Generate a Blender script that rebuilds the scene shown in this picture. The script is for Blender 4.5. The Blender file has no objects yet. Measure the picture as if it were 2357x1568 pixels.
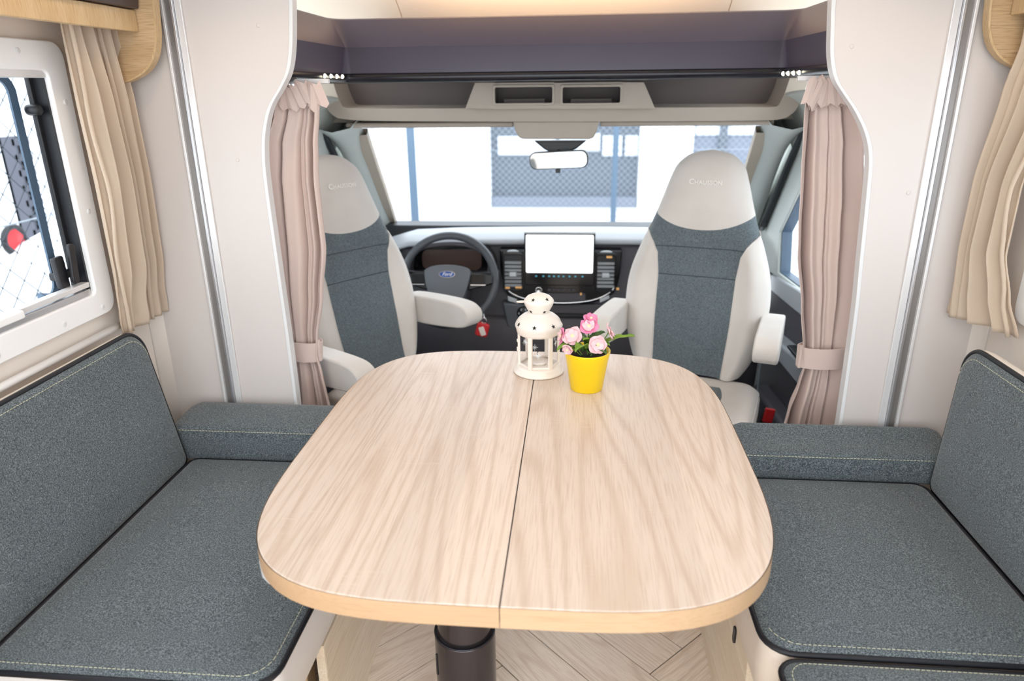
import bpy, math, random
from mathutils import Vector, Matrix
random.seed(7)
scene = bpy.context.scene
COL = scene.collection
sin, cos, pi = math.sin, math.cos, math.pi

# ------------------------------------------------------------------ camera
cam_d = bpy.data.cameras.new('camera')
cam = bpy.data.objects.new('camera', cam_d)
COL.objects.link(cam)
right = Vector((0.99610265, 0.08749573, -0.01113611))
down = Vector((0.01910334, -0.33727728, -0.9412115))
fwd = Vector((-0.08610795, 0.93733053, -0.33763426))
M = Matrix.Identity(4)
for i in range(3):
    M[i][0] = right[i]; M[i][1] = -down[i]; M[i][2] = -fwd[i]
M[0][3], M[1][3], M[2][3] = 0, 0, 1.42
cam.matrix_world = M
cam_d.sensor_width = 36
cam_d.lens = 1623 / 2357 * 36
cam_d.clip_start = .02
cam_d.dof.use_dof = True
cam_d.dof.focus_distance = 1.65
cam_d.dof.aperture_fstop = 2.8
scene.camera = cam

# ------------------------------------------------------------------ world, lights, exposure
w = bpy.data.worlds.new('overcast_sky'); scene.world = w
w.use_nodes = True
bg = w.node_tree.nodes['Background']
bg.inputs[0].default_value = (0.90, 0.96, 1.0, 1)
bg.inputs[1].default_value = 3.9
vs = scene.view_settings
vs.view_transform = 'Standard'; vs.look = 'None'; vs.gamma = 1; vs.use_curve_mapping = False
vs.exposure = 0.0

def area_light(name, loc, rot, sx, sy, power, color):
    l = bpy.data.lights.new(name, 'AREA'); l.shape = 'RECTANGLE'; l.size = sx; l.size_y = sy
    l.energy = power; l.color = color
    o = bpy.data.objects.new(name, l); COL.objects.link(o)
    o.location = loc; o.rotation_euler = rot
    return o
# ------------------------------------------------------------------ helpers
def lin(c):
    c = c / 255
    return c / 12.92 if c <= .04045 else ((c + .055) / 1.055) ** 2.4
def rgb(r, g, b): return (lin(r), lin(g), lin(b), 1)

def mat(name, color, rough=.5, metal=0, noise=None, bump=None, emit=None, sheen=0, coat=0, stretch=None, spec=None):
    """noise=(scale, amount, color2); bump=(scale, strength)"""
    m = bpy.data.materials.new(name); m.use_nodes = True
    nt = m.node_tree; b = nt.nodes['Principled BSDF']
    b.inputs['Base Color'].default_value = color
    b.inputs['Roughness'].default_value = rough
    b.inputs['Metallic'].default_value = metal
    if spec is not None: b.inputs['Specular IOR Level'].default_value = spec
    if sheen: b.inputs['Sheen Weight'].default_value = sheen
    if coat: b.inputs['Coat Weight'].default_value = coat
    tc = nt.nodes.new('ShaderNodeTexCoord'); mp = nt.nodes.new('ShaderNodeMapping')
    nt.links.new(tc.outputs['Object'], mp.inputs[0])
    if stretch: mp.inputs['Scale'].default_value = stretch
    if noise:
        n = nt.nodes.new('ShaderNodeTexNoise'); n.inputs['Scale'].default_value = noise[0]
        n.inputs['Detail'].default_value = 3
        nt.links.new(mp.outputs[0], n.inputs['Vector'])
        r = nt.nodes.new('ShaderNodeValToRGB')
        r.color_ramp.elements[0].position = .5 - noise[1]; r.color_ramp.elements[1].position = .5 + noise[1]
        r.color_ramp.elements[0].color = color; r.color_ramp.elements[1].color = noise[2]
        nt.links.new(n.outputs[0], r.inputs[0]); nt.links.new(r.outputs[0], b.inputs['Base Color'])
    if bump:
        n2 = nt.nodes.new('ShaderNodeTexNoise'); n2.inputs['Scale'].default_value = bump[0]
        n2.inputs['Detail'].default_value = 2
        nt.links.new(mp.outputs[0], n2.inputs['Vector'])
        bp = nt.nodes.new('ShaderNodeBump'); bp.inputs['Strength'].default_value = bump[1]
        bp.inputs['Distance'].default_value = .002
        nt.links.new(n2.outputs[0], bp.inputs['Height']); nt.links.new(bp.outputs[0], b.inputs['Normal'])
    if emit:
        b.inputs['Emission Color'].default_value = emit[0]; b.inputs['Emission Strength'].default_value = emit[1]
    return m

def wood(name, c0, c1, c2, axis='y', scale=1.0, rough=.45, contrast=1.0, coat=0, rings=16, strips=0, saw=0):
    """streaky grain along an axis with drawn-out cathedral figure"""
    m = bpy.data.materials.new(name); m.use_nodes = True
    nt = m.node_tree; L = nt.links.new; b = nt.nodes['Principled BSDF']
    b.inputs['Roughness'].default_value = rough
    if coat: b.inputs['Coat Weight'].default_value = coat
    tc = nt.nodes.new('ShaderNodeTexCoord'); mp = nt.nodes.new('ShaderNodeMapping')
    oi = nt.nodes.new('ShaderNodeObjectInfo')
    add = nt.nodes.new('ShaderNodeVectorMath'); add.operation = 'MULTIPLY_ADD'
    comb = nt.nodes.new('ShaderNodeCombineXYZ')
    for k in range(3): L(oi.outputs['Random'], comb.inputs[k])
    L(comb.outputs[0], add.inputs[0]); add.inputs[1].default_value = (7, 7, 7)
    L(tc.outputs['Object'], add.inputs[2]); L(add.outputs[0], mp.inputs[0])
    s = {'x': (1.0, 11, 11), 'y': (11, 1.0, 11), 'z': (11, 11, 1.0)}[axis]
    mp.inputs['Scale'].default_value = tuple(v * scale for v in s)
    n1 = nt.nodes.new('ShaderNodeTexNoise'); n1.inputs['Scale'].default_value = .55; n1.inputs['Detail'].default_value = 1.2
    n1.inputs['Distortion'].default_value = .25
    L(mp.outputs[0], n1.inputs['Vector'])
    # rings from the low noise
    mu = nt.nodes.new('ShaderNodeMath'); mu.operation = 'MULTIPLY'; mu.inputs[1].default_value = rings
    sn = nt.nodes.new('ShaderNodeMath'); sn.operation = 'SINE'
    L(n1.outputs[0], mu.inputs[0]); L(mu.outputs[0], sn.inputs[0])
    mr = nt.nodes.new('ShaderNodeMapRange'); mr.inputs[1].default_value = -1; mr.inputs[2].default_value = 1
    L(sn.outputs[0], mr.inputs[0])
    mp2 = nt.nodes.new('ShaderNodeMapping'); L(add.outputs[0], mp2.inputs[0])
    s2 = {'x': (9, 240, 240), 'y': (240, 9, 240), 'z': (240, 240, 9)}[axis]
    mp2.inputs['Scale'].default_value = tuple(v * scale for v in s2)
    n2 = nt.nodes.new('ShaderNodeTexNoise'); n2.inputs['Scale'].default_value = 1.6; n2.inputs['Detail'].default_value = 4
    L(mp2.outputs[0], n2.inputs['Vector'])
    r1 = nt.nodes.new('ShaderNodeValToRGB'); e = r1.color_ramp.elements
    e[0].position = 0; e[0].color = c0; e[1].position = 1; e[1].color = c1
    pw = nt.nodes.new('ShaderNodeMath'); pw.operation = 'POWER'; pw.inputs[1].default_value = 4.0
    L(mr.outputs[0], pw.inputs[0]); L(pw.outputs[0], r1.inputs[0])
    mx = nt.nodes.new('ShaderNodeMix'); mx.data_type = 'RGBA'
    r2 = nt.nodes.new('ShaderNodeMapRange'); r2.inputs[1].default_value = .47; r2.inputs[2].default_value = .72
    r2.inputs[3].default_value = 0; r2.inputs[4].default_value = .85 * contrast
    L(n2.outputs[0], r2.inputs[0]); L(r2.outputs[0], mx.inputs[0])
    L(r1.outputs[0], mx.inputs[6]); mx.inputs[7].default_value = c2
    col_out = mx.outputs[2]
    if saw:   # faint cross-cut saw marks in patches
        mp3 = nt.nodes.new('ShaderNodeMapping'); L(add.outputs[0], mp3.inputs[0])
        mp3.inputs['Scale'].default_value = {'x': (170, 6, 6), 'y': (6, 170, 6), 'z': (6, 6, 170)}[axis]
        n4 = nt.nodes.new('ShaderNodeTexNoise'); n4.inputs['Scale'].default_value = 1.4; L(mp3.outputs[0], n4.inputs['Vector'])
        n5 = nt.nodes.new('ShaderNodeTexNoise'); n5.inputs['Scale'].default_value = 9; L(add.outputs[0], n5.inputs['Vector'])
        m4 = nt.nodes.new('ShaderNodeMapRange'); m4.inputs[1].default_value = .55; m4.inputs[2].default_value = .75; L(n4.outputs[0], m4.inputs[0])
        m5 = nt.nodes.new('ShaderNodeMapRange'); m5.inputs[1].default_value = .5; m5.inputs[2].default_value = .65; L(n5.outputs[0], m5.inputs[0])
        mm = nt.nodes.new('ShaderNodeMath'); mm.operation = 'MULTIPLY'; L(m4.outputs[0], mm.inputs[0]); L(m5.outputs[0], mm.inputs[1])
        m6 = nt.nodes.new('ShaderNodeMath'); m6.operation = 'MULTIPLY'; m6.inputs[1].default_value = saw; L(mm.outputs[0], m6.inputs[0])
        mx2 = nt.nodes.new('ShaderNodeMix'); mx2.data_type = 'RGBA'; L(m6.outputs[0], mx2.inputs[0]); L(col_out, mx2.inputs[6]); mx2.inputs[7].default_value = c0
        col_out = mx2.outputs[2]
    if strips:   # glued staves with slightly different tones
        sp = nt.nodes.new('ShaderNodeSeparateXYZ'); L(add.outputs[0], sp.inputs[0])
        fl_ = nt.nodes.new('ShaderNodeMath'); fl_.operation = 'DIVIDE'; fl_.inputs[1].default_value = strips; L(sp.outputs[{'y': 0, 'x': 1, 'z': 0}[axis]], fl_.inputs[0])
        f2 = nt.nodes.new('ShaderNodeMath'); f2.operation = 'FLOOR'; L(fl_.outputs[0], f2.inputs[0])
        wn = nt.nodes.new('ShaderNodeTexWhiteNoise'); wn.noise_dimensions = '1D'; L(f2.outputs[0], wn.inputs['W'])
        mr3 = nt.nodes.new('ShaderNodeMapRange'); mr3.inputs[3].default_value = .93; mr3.inputs[4].default_value = 1.04; L(wn.outputs[0], mr3.inputs[0])
        hs = nt.nodes.new('ShaderNodeHueSaturation'); L(mr3.outputs[0], hs.inputs['Value']); L(col_out, hs.inputs['Color'])
        col_out = hs.outputs[0]
    L(col_out, b.inputs['Base Color'])
    bp = nt.nodes.new('ShaderNodeBump'); bp.inputs['Strength'].default_value = .12; bp.inputs['Distance'].default_value = .001
    L(n2.outputs[0], bp.inputs['Height']); L(bp.outputs[0], b.inputs['Normal'])
    return m

def fabric(name, c0, c1, c2, scale=700, bump=.5, sheen=.25):
    m = bpy.data.materials.new(name); m.use_nodes = True
    nt = m.node_tree; L = nt.links.new; b = nt.nodes['Principled BSDF']
    b.inputs['Roughness'].default_value = .92; b.inputs['Sheen Weight'].default_value = sheen
    b.inputs['Specular IOR Level'].default_value = .2
    tc = nt.nodes.new('ShaderNodeTexCoord')
    n = nt.nodes.new('ShaderNodeTexNoise'); n.inputs['Scale'].default_value = scale; n.inputs['Detail'].default_value = 2
    n.inputs['Roughness'].default_value = .7
    L(tc.outputs['Object'], n.inputs['Vector'])
    r = nt.nodes.new('ShaderNodeValToRGB'); e = r.color_ramp.elements
    e[0].position = .33; e[0].color = c0; e[1].position = .68; e[1].color = c2
    k = e.new(.5); k.color = c1
    L(n.outputs[0], r.inputs[0])
    n3 = nt.nodes.new('ShaderNodeTexNoise'); n3.inputs['Scale'].default_value = 7
    L(tc.outputs['Object'], n3.inputs['Vector'])
    hs = nt.nodes.new('ShaderNodeHueSaturation')
    mr = nt.nodes.new('ShaderNodeMapRange'); mr.inputs[3].default_value = .88; mr.inputs[4].default_value = 1.12
    L(n3.outputs[0], mr.inputs[0]); L(mr.outputs[0], hs.inputs['Value']); L(r.outputs[0], hs.inputs['Color'])
    L(hs.outputs[0], b.inputs['Base Color'])
    bp = nt.nodes.new('ShaderNodeBump'); bp.inputs['Strength'].default_value = bump; bp.inputs['Distance'].default_value = .001
    L(n.outputs[0], bp.inputs['Height']); L(bp.outputs[0], b.inputs['Normal'])
    return m

def cloth(name, color, trans=.25, scale=900):
    m = bpy.data.materials.new(name); m.use_nodes = True
    nt = m.node_tree; L = nt.links.new; b = nt.nodes['Principled BSDF']
    b.inputs['Base Color'].default_value = color; b.inputs['Roughness'].default_value = .85
    b.inputs['Sheen Weight'].default_value = .2
    tc = nt.nodes.new('ShaderNodeTexCoord'); mp = nt.nodes.new('ShaderNodeMapping'); L(tc.outputs['Object'], mp.inputs[0])
    mp.inputs['Scale'].default_value = (1, 1, .25)
    n = nt.nodes.new('ShaderNodeTexNoise'); n.inputs['Scale'].default_value = scale; L(mp.outputs[0], n.inputs['Vector'])
    bp = nt.nodes.new('ShaderNodeBump'); bp.inputs['Strength'].default_value = .25; bp.inputs['Distance'].default_value = .001
    L(n.outputs[0], bp.inputs['Height']); L(bp.outputs[0], b.inputs['Normal'])
    t = nt.nodes.new('ShaderNodeBsdfTranslucent'); t.inputs[0].default_value = color
    mx = nt.nodes.new('ShaderNodeMixShader'); mx.inputs[0].default_value = trans
    out = nt.nodes['Material Output']
    L(b.outputs[0], mx.inputs[1]); L(t.outputs[0], mx.inputs[2]); L(mx.outputs[0], out.inputs[0])
    return m

def glass(name, tint=(1, 1, 1, 1), refl=.06):
    m = bpy.data.materials.new(name); m.use_nodes = True
    nt = m.node_tree; L = nt.links.new
    nt.nodes.remove(nt.nodes['Principled BSDF'])
    t = nt.nodes.new('ShaderNodeBsdfTransparent'); t.inputs[0].default_value = tint
    g = nt.nodes.new('ShaderNodeBsdfGlossy'); g.inputs['Roughness'].default_value = .02
    f = nt.nodes.new('ShaderNodeLayerWeight'); f.inputs[0].default_value = refl
    mx = nt.nodes.new('ShaderNodeMixShader')
    mu = nt.nodes.new('ShaderNodeMath'); mu.operation = 'MULTIPLY'; mu.inputs[1].default_value = .5
    L(f.outputs['Fresnel'], mu.inputs[0]); L(mu.outputs[0], mx.inputs[0])
    L(t.outputs[0], mx.inputs[1]); L(g.outputs[0], mx.inputs[2])
    L(mx.outputs[0], nt.nodes['Material Output'].inputs[0])
    return m

# geometry builders return (verts, faces)
def box(x0, x1, y0, y1, z0, z1):
    V = [(x0, y0, z0), (x1, y0, z0), (x1, y1, z0), (x0, y1, z0), (x0, y0, z1), (x1, y0, z1), (x1, y1, z1), (x0, y1, z1)]
    return V, [(0, 3, 2, 1), (4, 5, 6, 7), (0, 1, 5, 4), (1, 2, 6, 5), (2, 3, 7, 6), (3, 0, 4, 7)]
def join(*gs):
    V, F = [], []
    for v, f in gs:
        o = len(V); V += list(v); F += [tuple(i + o for i in q) for q in f]
    return V, F
def ax3(axis, u, v, w):
    return {'x': (w, u, v), 'y': (u, w, v), 'z': (u, v, w)}[axis]
def prism(poly, axis, a, b):
    n = len(poly)
    V = [ax3(axis, u, v, a) for u, v in poly] + [ax3(axis, u, v, b) for u, v in poly]
    F = [tuple(range(n - 1, -1, -1)), tuple(range(n, 2 * n))]
    F += [(i, (i + 1) % n, n + (i + 1) % n, n + i) for i in range(n)]
    return V, F
def ring_prism(outer, inner, axis, a, b):
    """frame between two outlines with the same number of points"""
    n = len(outer)
    V = [ax3(axis, u, v, a) for u, v in outer] + [ax3(axis, u, v, a) for u, v in inner]
    V += [ax3(axis, u, v, b) for u, v in outer] + [ax3(axis, u, v, b) for u, v in inner]
    F = []
    for i in range(n):
        j = (i + 1) % n
        F += [(i, j, n + j, n + i), (2 * n + i, 3 * n + i, 3 * n + j, 2 * n + j), (i, 2 * n + i, 2 * n + j, j), (n + i, n + j, 3 * n + j, 3 * n + i)]
    return V, F
def rrect(u0, u1, v0, v1, r, n=6):
    if not isinstance(r, (list, tuple)): r = (r,) * 4
    P = []
    for (cx, cy, a0, rr) in ((u1, v1, 0, r[0]), (u0, v1, 90, r[1]), (u0, v0, 180, r[2]), (u1, v0, 270, r[3])):
        sx = -1 if cx == u1 else 1; sy = -1 if cy == v1 else 1
        for k in range(n + 1):
            a = math.radians(a0 + 90 * k / n)
            P.append((cx + sx * rr + rr * cos(a), cy + sy * rr + rr * sin(a)))
    return P
def lathe(prof, n=32, c=(0, 0, 0), a0=0):
    V, F = [], []
    for r, z in prof:
        for k in range(n):
            a = a0 + 2 * pi * k / n
            V.append((c[0] + r * cos(a), c[1] + r * sin(a), c[2] + z))
    for i in range(len(prof) - 1):
        for k in range(n):
            j = (k + 1) % n
            F.append((i * n + k, i * n + j, (i + 1) * n + j, (i + 1) * n + k))
    if prof[0][0] > 1e-5: F.append(tuple(range(n - 1, -1, -1)))
    if prof[-1][0] > 1e-5: F.append(tuple((len(prof) - 1) * n + k for k in range(n)))
    return V, F
def tube(pts, r, n=8, closed=False):
    pts = [Vector(p) for p in pts]; m = len(pts); V, F = [], []
    up = None
    for i, p in enumerate(pts):
        if closed: t = pts[(i + 1) % m] - pts[i - 1]
        else: t = pts[min(i + 1, m - 1)] - pts[max(i - 1, 0)]
        if t.length < 1e-9: t = Vector((0, 0, 1))
        t.normalize()
        if up is None:
            up = Vector((0, 0, 1)) if abs(t.z) < .9 else Vector((1, 0, 0))
        a = up - t * up.dot(t)
        if a.length < 1e-6: a = Vector((1, 0, 0)) - t * t.x
        a.normalize(); up = a; b = t.cross(a)
        rr = r[i] if isinstance(r, (list, tuple)) else r
        for k in range(n):
            q = 2 * pi * k / n
            V.append(tuple(p + (a * cos(q) + b * sin(q)) * rr))
    for i in range(m if closed else m - 1):
        i2 = (i + 1) % m
        for k in range(n):
            j = (k + 1) % n
            F.append((i * n + k, i * n + j, i2 * n + j, i2 * n + k))
    if not closed:
        F.append(tuple(range(n - 1, -1, -1))); F.append(tuple((m - 1) * n + k for k in range(n)))
    return V, F
def grid(nu, nv, fn):
    V = [fn(i / nu, j / nv) for j in range(nv + 1) for i in range(nu + 1)]
    F = [(j * (nu + 1) + i, j * (nu + 1) + i + 1, (j + 1) * (nu + 1) + i + 1, (j + 1) * (nu + 1) + i) for j in range(nv) for i in range(nu)]
    return V, F
def xf(g, m): return [tuple(m @ Vector(v)) for v in g[0]], g[1]
def interp(tab, x):
    if x <= tab[0][0]: return tab[0][1]
    for (a, fa), (b, fb) in zip(tab, tab[1:]):
        if x <= b:
            t = (x - a) / (b - a); t = t * t * (3 - 2 * t) * .5 + t * .5
            return fa + (fb - fa) * t
    return tab[-1][1]
def smooth_line(pts, n=6):
    """Catmull-Rom through points"""
    P = [Vector(p) for p in pts]; out = []
    for i in range(len(P) - 1):
        p0 = P[max(i - 1, 0)]; p1 = P[i]; p2 = P[i + 1]; p3 = P[min(i + 2, len(P) - 1)]
        for k in range(n):
            t = k / n
            out.append(.5 * ((2 * p1) + (p2 - p0) * t + (2 * p0 - 5 * p1 + 4 * p2 - p3) * t * t + (3 * p1 - p0 - 3 * p2 + p3) * t ** 3))
    out.append(P[-1])
    return out

W = {}
def props(o, label=None, cat=None, group=None, kind=None):
    if label: o['label'] = label
    if cat: o['category'] = cat
    if group: o['group'] = group
    if kind: o['kind'] = kind
    return o
def thing(name, loc, label, cat, rotz=0, group=None, kind=None):
    o = bpy.data.objects.new(name, None); COL.objects.link(o)
    o.empty_display_size = .05
    o.location = loc; o.rotation_euler = (0, 0, rotz)
    W[o] = Matrix.Translation(loc) @ Matrix.Rotation(rotz, 4, 'Z')
    return props(o, label, cat, group, kind)
def mesh(name, g, m, parent=None, local=False, smooth=False, bevel=0, seg=2, solid=0, sub=0, label=None, cat=None, group=None, kind=None):
    V, F = g
    me = bpy.data.meshes.new(name)
    o = bpy.data.objects.new(name, me); COL.objects.link(o)
    if parent is not None:
        o.parent = parent
        if local: W[o] = W[parent]
        else:
            inv = W[parent].inverted(); V = [tuple(inv @ Vector(v)) for v in V]; W[o] = W[parent]
    else:
        xs = [v[0] for v in V]; ys = [v[1] for v in V]; zs = [v[2] for v in V]
        c = ((min(xs) + max(xs)) / 2, (min(ys) + max(ys)) / 2, min(zs))
        V = [(v[0] - c[0], v[1] - c[1], v[2] - c[2]) for v in V]
        o.location = c; W[o] = Matrix.Translation(c)
    me.from_pydata([tuple(v) for v in V], [], F); me.validate(); me.update()
    import bmesh
    bm = bmesh.new(); bm.from_mesh(me); bmesh.ops.recalc_face_normals(bm, faces=bm.faces); bm.to_mesh(me); bm.free()
    me.materials.append(m)
    if smooth:
        for p in me.polygons: p.use_smooth = True
    if solid:
        s = o.modifiers.new('thickness', 'SOLIDIFY'); s.thickness = solid; s.offset = 0
    if bevel:
        b = o.modifiers.new('bevel', 'BEVEL'); b.width = bevel; b.segments = seg; b.limit_method = 'ANGLE'; b.angle_limit = .6
        for p in me.polygons: p.use_smooth = True
        try:
            b.harden_normals = True
        except Exception: pass
    if sub:
        s = o.modifiers.new('subdivision', 'SUBSURF'); s.levels = sub; s.render_levels = sub
    return props(o, label, cat, group, kind)
def text_mesh(name, body, size, m, parent, mtx, extrude=.0004, shear=0, small_caps=False, spacing=1.0, offset=0):
    c = bpy.data.curves.new(name, 'FONT'); c.body = body; c.size = size; c.extrude = extrude
    c.align_x = 'CENTER'; c.align_y = 'CENTER'; c.shear = shear; c.space_character = spacing; c.offset = offset
    if small_caps:
        c.small_caps_scale = .78
        for f in c.body_format: f.use_small_caps = True
    t = bpy.data.objects.new(name, c); COL.objects.link(t)
    dg = bpy.context.evaluated_depsgraph_get()
    me = bpy.data.meshes.new_from_object(t.evaluated_get(dg))
    V = [tuple(v.co) for v in me.vertices]; F = [tuple(p.vertices) for p in me.polygons]
    bpy.data.objects.remove(t); bpy.data.curves.remove(c); bpy.data.meshes.remove(me)
    return mesh(name, xf((V, F), mtx), m, parent, local=True)

# ------------------------------------------------------------------ materials
M_white = mat('white_laminate', rgb(213, 204, 199), .38, bump=(60, .03))
M_wall = mat('cream_wall_lining', rgb(238, 227, 217), .5, bump=(220, .06))
M_winframe = mat('white_window_plastic', rgb(247, 246, 246), .35)
M_edge = mat('pale_grey_edge_band', rgb(225, 224, 224), .3)
M_ceiling = mat('cream_ceiling_lining', rgb(236, 222, 204), .6, bump=(120, .05))
M_seam = mat('ceiling_joint', rgb(190, 150, 115), .7)
M_alu = mat('brushed_aluminium', rgb(205, 205, 208), .32, .85, stretch=(60, 60, 1), bump=(8, .08))
M_aluwhite = mat('satin_white_aluminium', rgb(228, 226, 226), .3, .25)
M_aludark = mat('grey_anodised_channel', rgb(140, 135, 132), .4, .5)
M_fab = fabric('teal_grey_melange_fabric', rgb(48, 53, 58), rgb(87, 95, 99), rgb(140, 147, 150), 430)
M_fabcab = fabric('grey_woven_cab_fabric', rgb(70, 78, 83), rgb(94, 104, 109), rgb(124, 134, 138), 420, .4)
M_pipe = mat('black_piping', rgb(22, 23, 30), .5)
M_leather = mat('beige_leatherette', rgb(222, 208, 194), .45, bump=(300, .15))
M_cushside = mat('white_leatherette', rgb(226, 220, 216), .4, bump=(260, .12))
M_suede = mat('light_taupe_suede', rgb(203, 196, 189), .85, noise=(9, .3, rgb(214, 208, 202)), bump=(500, .2), sheen=.3)
M_seamcab = mat('dark_grey_seam', rgb(62, 70, 75), .8)
M_stitch = mat('cream_thread', rgb(215, 212, 180), .7)
M_emb = mat('white_embroidery', rgb(240, 236, 230), .7)
M_table = wood('light_oak_laminate', rgb(219, 200, 185), rgb(206, 184, 166), rgb(185, 159, 139), 'y', .8, .36, .6, 0, 110, .105, .9)
M_tedge = wood('oak_edge_band', rgb(202, 168, 133), rgb(196, 161, 126), rgb(184, 148, 113), 'x', .8, .4, .7)
M_floor = wood('oak_floor_vinyl', rgb(250, 233, 216), rgb(234, 213, 194), rgb(212, 187, 166), 'y', 1.2, .5, .8, 0, 110)
M_gap = mat('dark_floor_joint', rgb(58, 47, 40), .8)
M_bench = wood('pale_oak_bench_board', rgb(228, 210, 186), rgb(236, 221, 200), rgb(206, 182, 154), 'y', .9, .5, .9)
M_cab_x = wood('oak_cabinet_horizontal_grain', rgb(194, 162, 122), rgb(202, 172, 134), rgb(158, 126, 90), 'x', 1.7, .5, 1)
M_cab_z = wood('oak_cabinet_vertical_grain', rgb(204, 174, 132), rgb(212, 184, 144), rgb(172, 138, 98), 'z', 1.7, .5, 1)
M_brown = mat('dark_brown_flap', rgb(70, 56, 54), .35)
M_colmn = mat('graphite_table_column', rgb(78, 73, 76), .22, .75)
M_curt = cloth('dusty_rose_curtain_cloth', rgb(219, 197, 188), .12)
M_curtw = cloth('beige_linen_curtain_cloth', rgb(222, 203, 182), .3, 600)
M_sof = mat('plum_grey_soffit_foam', rgb(77, 71, 85), .42, bump=(600, .12))
M_sofin = mat('warm_grey_headliner', rgb(96, 88, 86), .8, bump=(500, .15))
M_lip = mat('black_gloss_lip', rgb(26, 26, 34), .25)
M_cabtrim = mat('greige_cab_plastic', rgb(172, 162, 150), .55, bump=(700, .1))
M_pillar = mat('pale_grey_cab_trim', rgb(200, 205, 200), .6, bump=(700, .08))
M_blind = mat('beige_blind_channel', rgb(178, 166, 150), .6)
M_dash = mat('charcoal_dash_plastic', rgb(76, 73, 78), .55, bump=(900, .15))
M_dashtop = mat('grey_dash_top', rgb(160, 163, 168), .42, bump=(900, .12))
M_black = mat('black_plastic', rgb(26, 26, 30), .4)
M_gloss = mat('piano_black', rgb(14, 14, 18), .12)
M_chrome = mat('chrome', rgb(220, 220, 222), .15, 1)
M_silver = mat('silver_plastic', rgb(196, 200, 204), .35, .3)
M_wheel = mat('grey_leather_wheel', rgb(70, 73, 78), .42, bump=(700, .15))
M_hub = mat('slate_wheel_pad', rgb(88, 92, 98), .45)
M_screen = mat('lit_white_screen', (1, 1, 1, 1), .2, emit=((.93, .98, 1, 1), 1.4))
M_icon = mat('dim_cyan_icon', rgb(70, 140, 160), .3, emit=(rgb(70, 150, 170), .5))
M_amber = mat('amber_lit_button', rgb(230, 170, 100), .3, emit=(rgb(255, 200, 130), .25))
M_red = mat('red_plastic', rgb(205, 40, 45), .35)
M_belt = mat('grey_seat_belt', rgb(110, 122, 130), .7)
M_carpet = mat('black_cab_carpet', rgb(34, 33, 36), .95, bump=(300, .5))
M_blue = mat('blue_enamel', rgb(40, 80, 150), .25)
M_lant = mat('cream_painted_metal', rgb(240, 230, 220), .35)
M_hole = mat('dark_cut_star', rgb(40, 36, 34), .8)
M_frost = mat('etched_star', rgb(235, 238, 240), .8)
M_glass = glass('clear_glass')
M_wglass = glass('window_glass', (.97, .985, 1, 1), .03)
M_seal = mat('blue_grey_window_seal', rgb(72, 92, 112), .4)
M_pot = mat('yellow_glazed_pot', rgb(244, 206, 10), .35)
M_soil = mat('dark_soil', rgb(36, 28, 24), .95, bump=(120, 1))
def leafm(n, a, b): return mat(n, a, .5, noise=(45, .3, b))
M_leaf = leafm('green_leaf', rgb(112, 150, 48), rgb(140, 172, 70))
M_leafd = leafm('dark_green_leaf', rgb(54, 92, 44), rgb(86, 122, 62))
M_stem = mat('green_stem', rgb(110, 142, 66), .6)
M_petal = mat('pale_pink_petal', rgb(238, 184, 194), .6, noise=(60, .35, rgb(244, 208, 210)))
M_petal2 = mat('strong_pink_petal', rgb(232, 112, 164), .6, noise=(60, .35, rgb(242, 160, 192)))
M_pist = mat('cream_flower_heart', rgb(250, 226, 178), .6)
M_led = mat('led_lens', (1, 1, .9, 1), .3, emit=((1, .93, .7, 1), 6))
M_warm = mat('warm_led_diffuser', (1, .9, .75, 1), .4, emit=((1, .74, .46, 1), 4))
M_mirror = mat('mirror_glass', rgb(235, 238, 240), .03, 1)
M_ground = mat('pale_concrete_yard', rgb(226, 226, 226), .8, noise=(2, .3, rgb(214, 214, 216)))
M_bwall = mat('white_render', rgb(245, 246, 248), .8)
M_bdark = mat('grey_hall_interior', rgb(92, 98, 108), .7)
M_bdark2 = mat('slate_roller_door', rgb(118, 124, 138), .6)
M_bpanel = mat('pale_door_panel', rgb(214, 218, 228), .6)
M_post = mat('blue_grey_painted_steel', rgb(86, 106, 126), .5)
M_wire = mat('galvanised_wire', rgb(150, 158, 166), .5, .3)
M_wired = mat('wire_darkened_for_glare', rgb(60, 66, 74), .8)  # darkened against the overexposed yard; contrast put into the wire colour
M_rack = mat('grey_plastic_crate', rgb(84, 86, 96), .6)

CX = -0.077
# ------------------------------------------------------------------ floor (herringbone planks)
fl = thing('floor', (0, 1.0, 0), None, None, kind='structure')
props(fl, 'oak look floor laid in herringbone planks under the table')
mesh('subfloor', box(-1.19, 1.04, -.6, 1.86, -.04, -.004), M_gap, fl)
n_, wv = 5, .19
rt2 = math.sqrt(2)
shared = {}
def plank_mesh(key):
    if key in shared: return shared[key]
    wq = wv / rt2; g = .0017
    V, F = box(g, n_ * wq - g, g, wq - g, -.004, 0) if key == 'h' else box(g, wq - g, g, n_ * wq - g, -.004, 0)
    # local frame: long axis along local y so the grain runs along the plank
    if key == 'h':
        V = [(v[1], v[0], v[2]) for v in V]; F = [tuple(reversed(f)) for f in F]
    me = bpy.data.meshes.new('plank'); me.from_pydata(V, [], F); me.materials.append(M_floor); me.update()
    shared[key] = me
    return me
def lattice_to_world(A, b):
    s = 1.27 + wv * A; d = (6 - b) * wv - 1.795     # s = x+y, d = x-y
    return (s + d) / 2, (s - d) / 2
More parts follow.
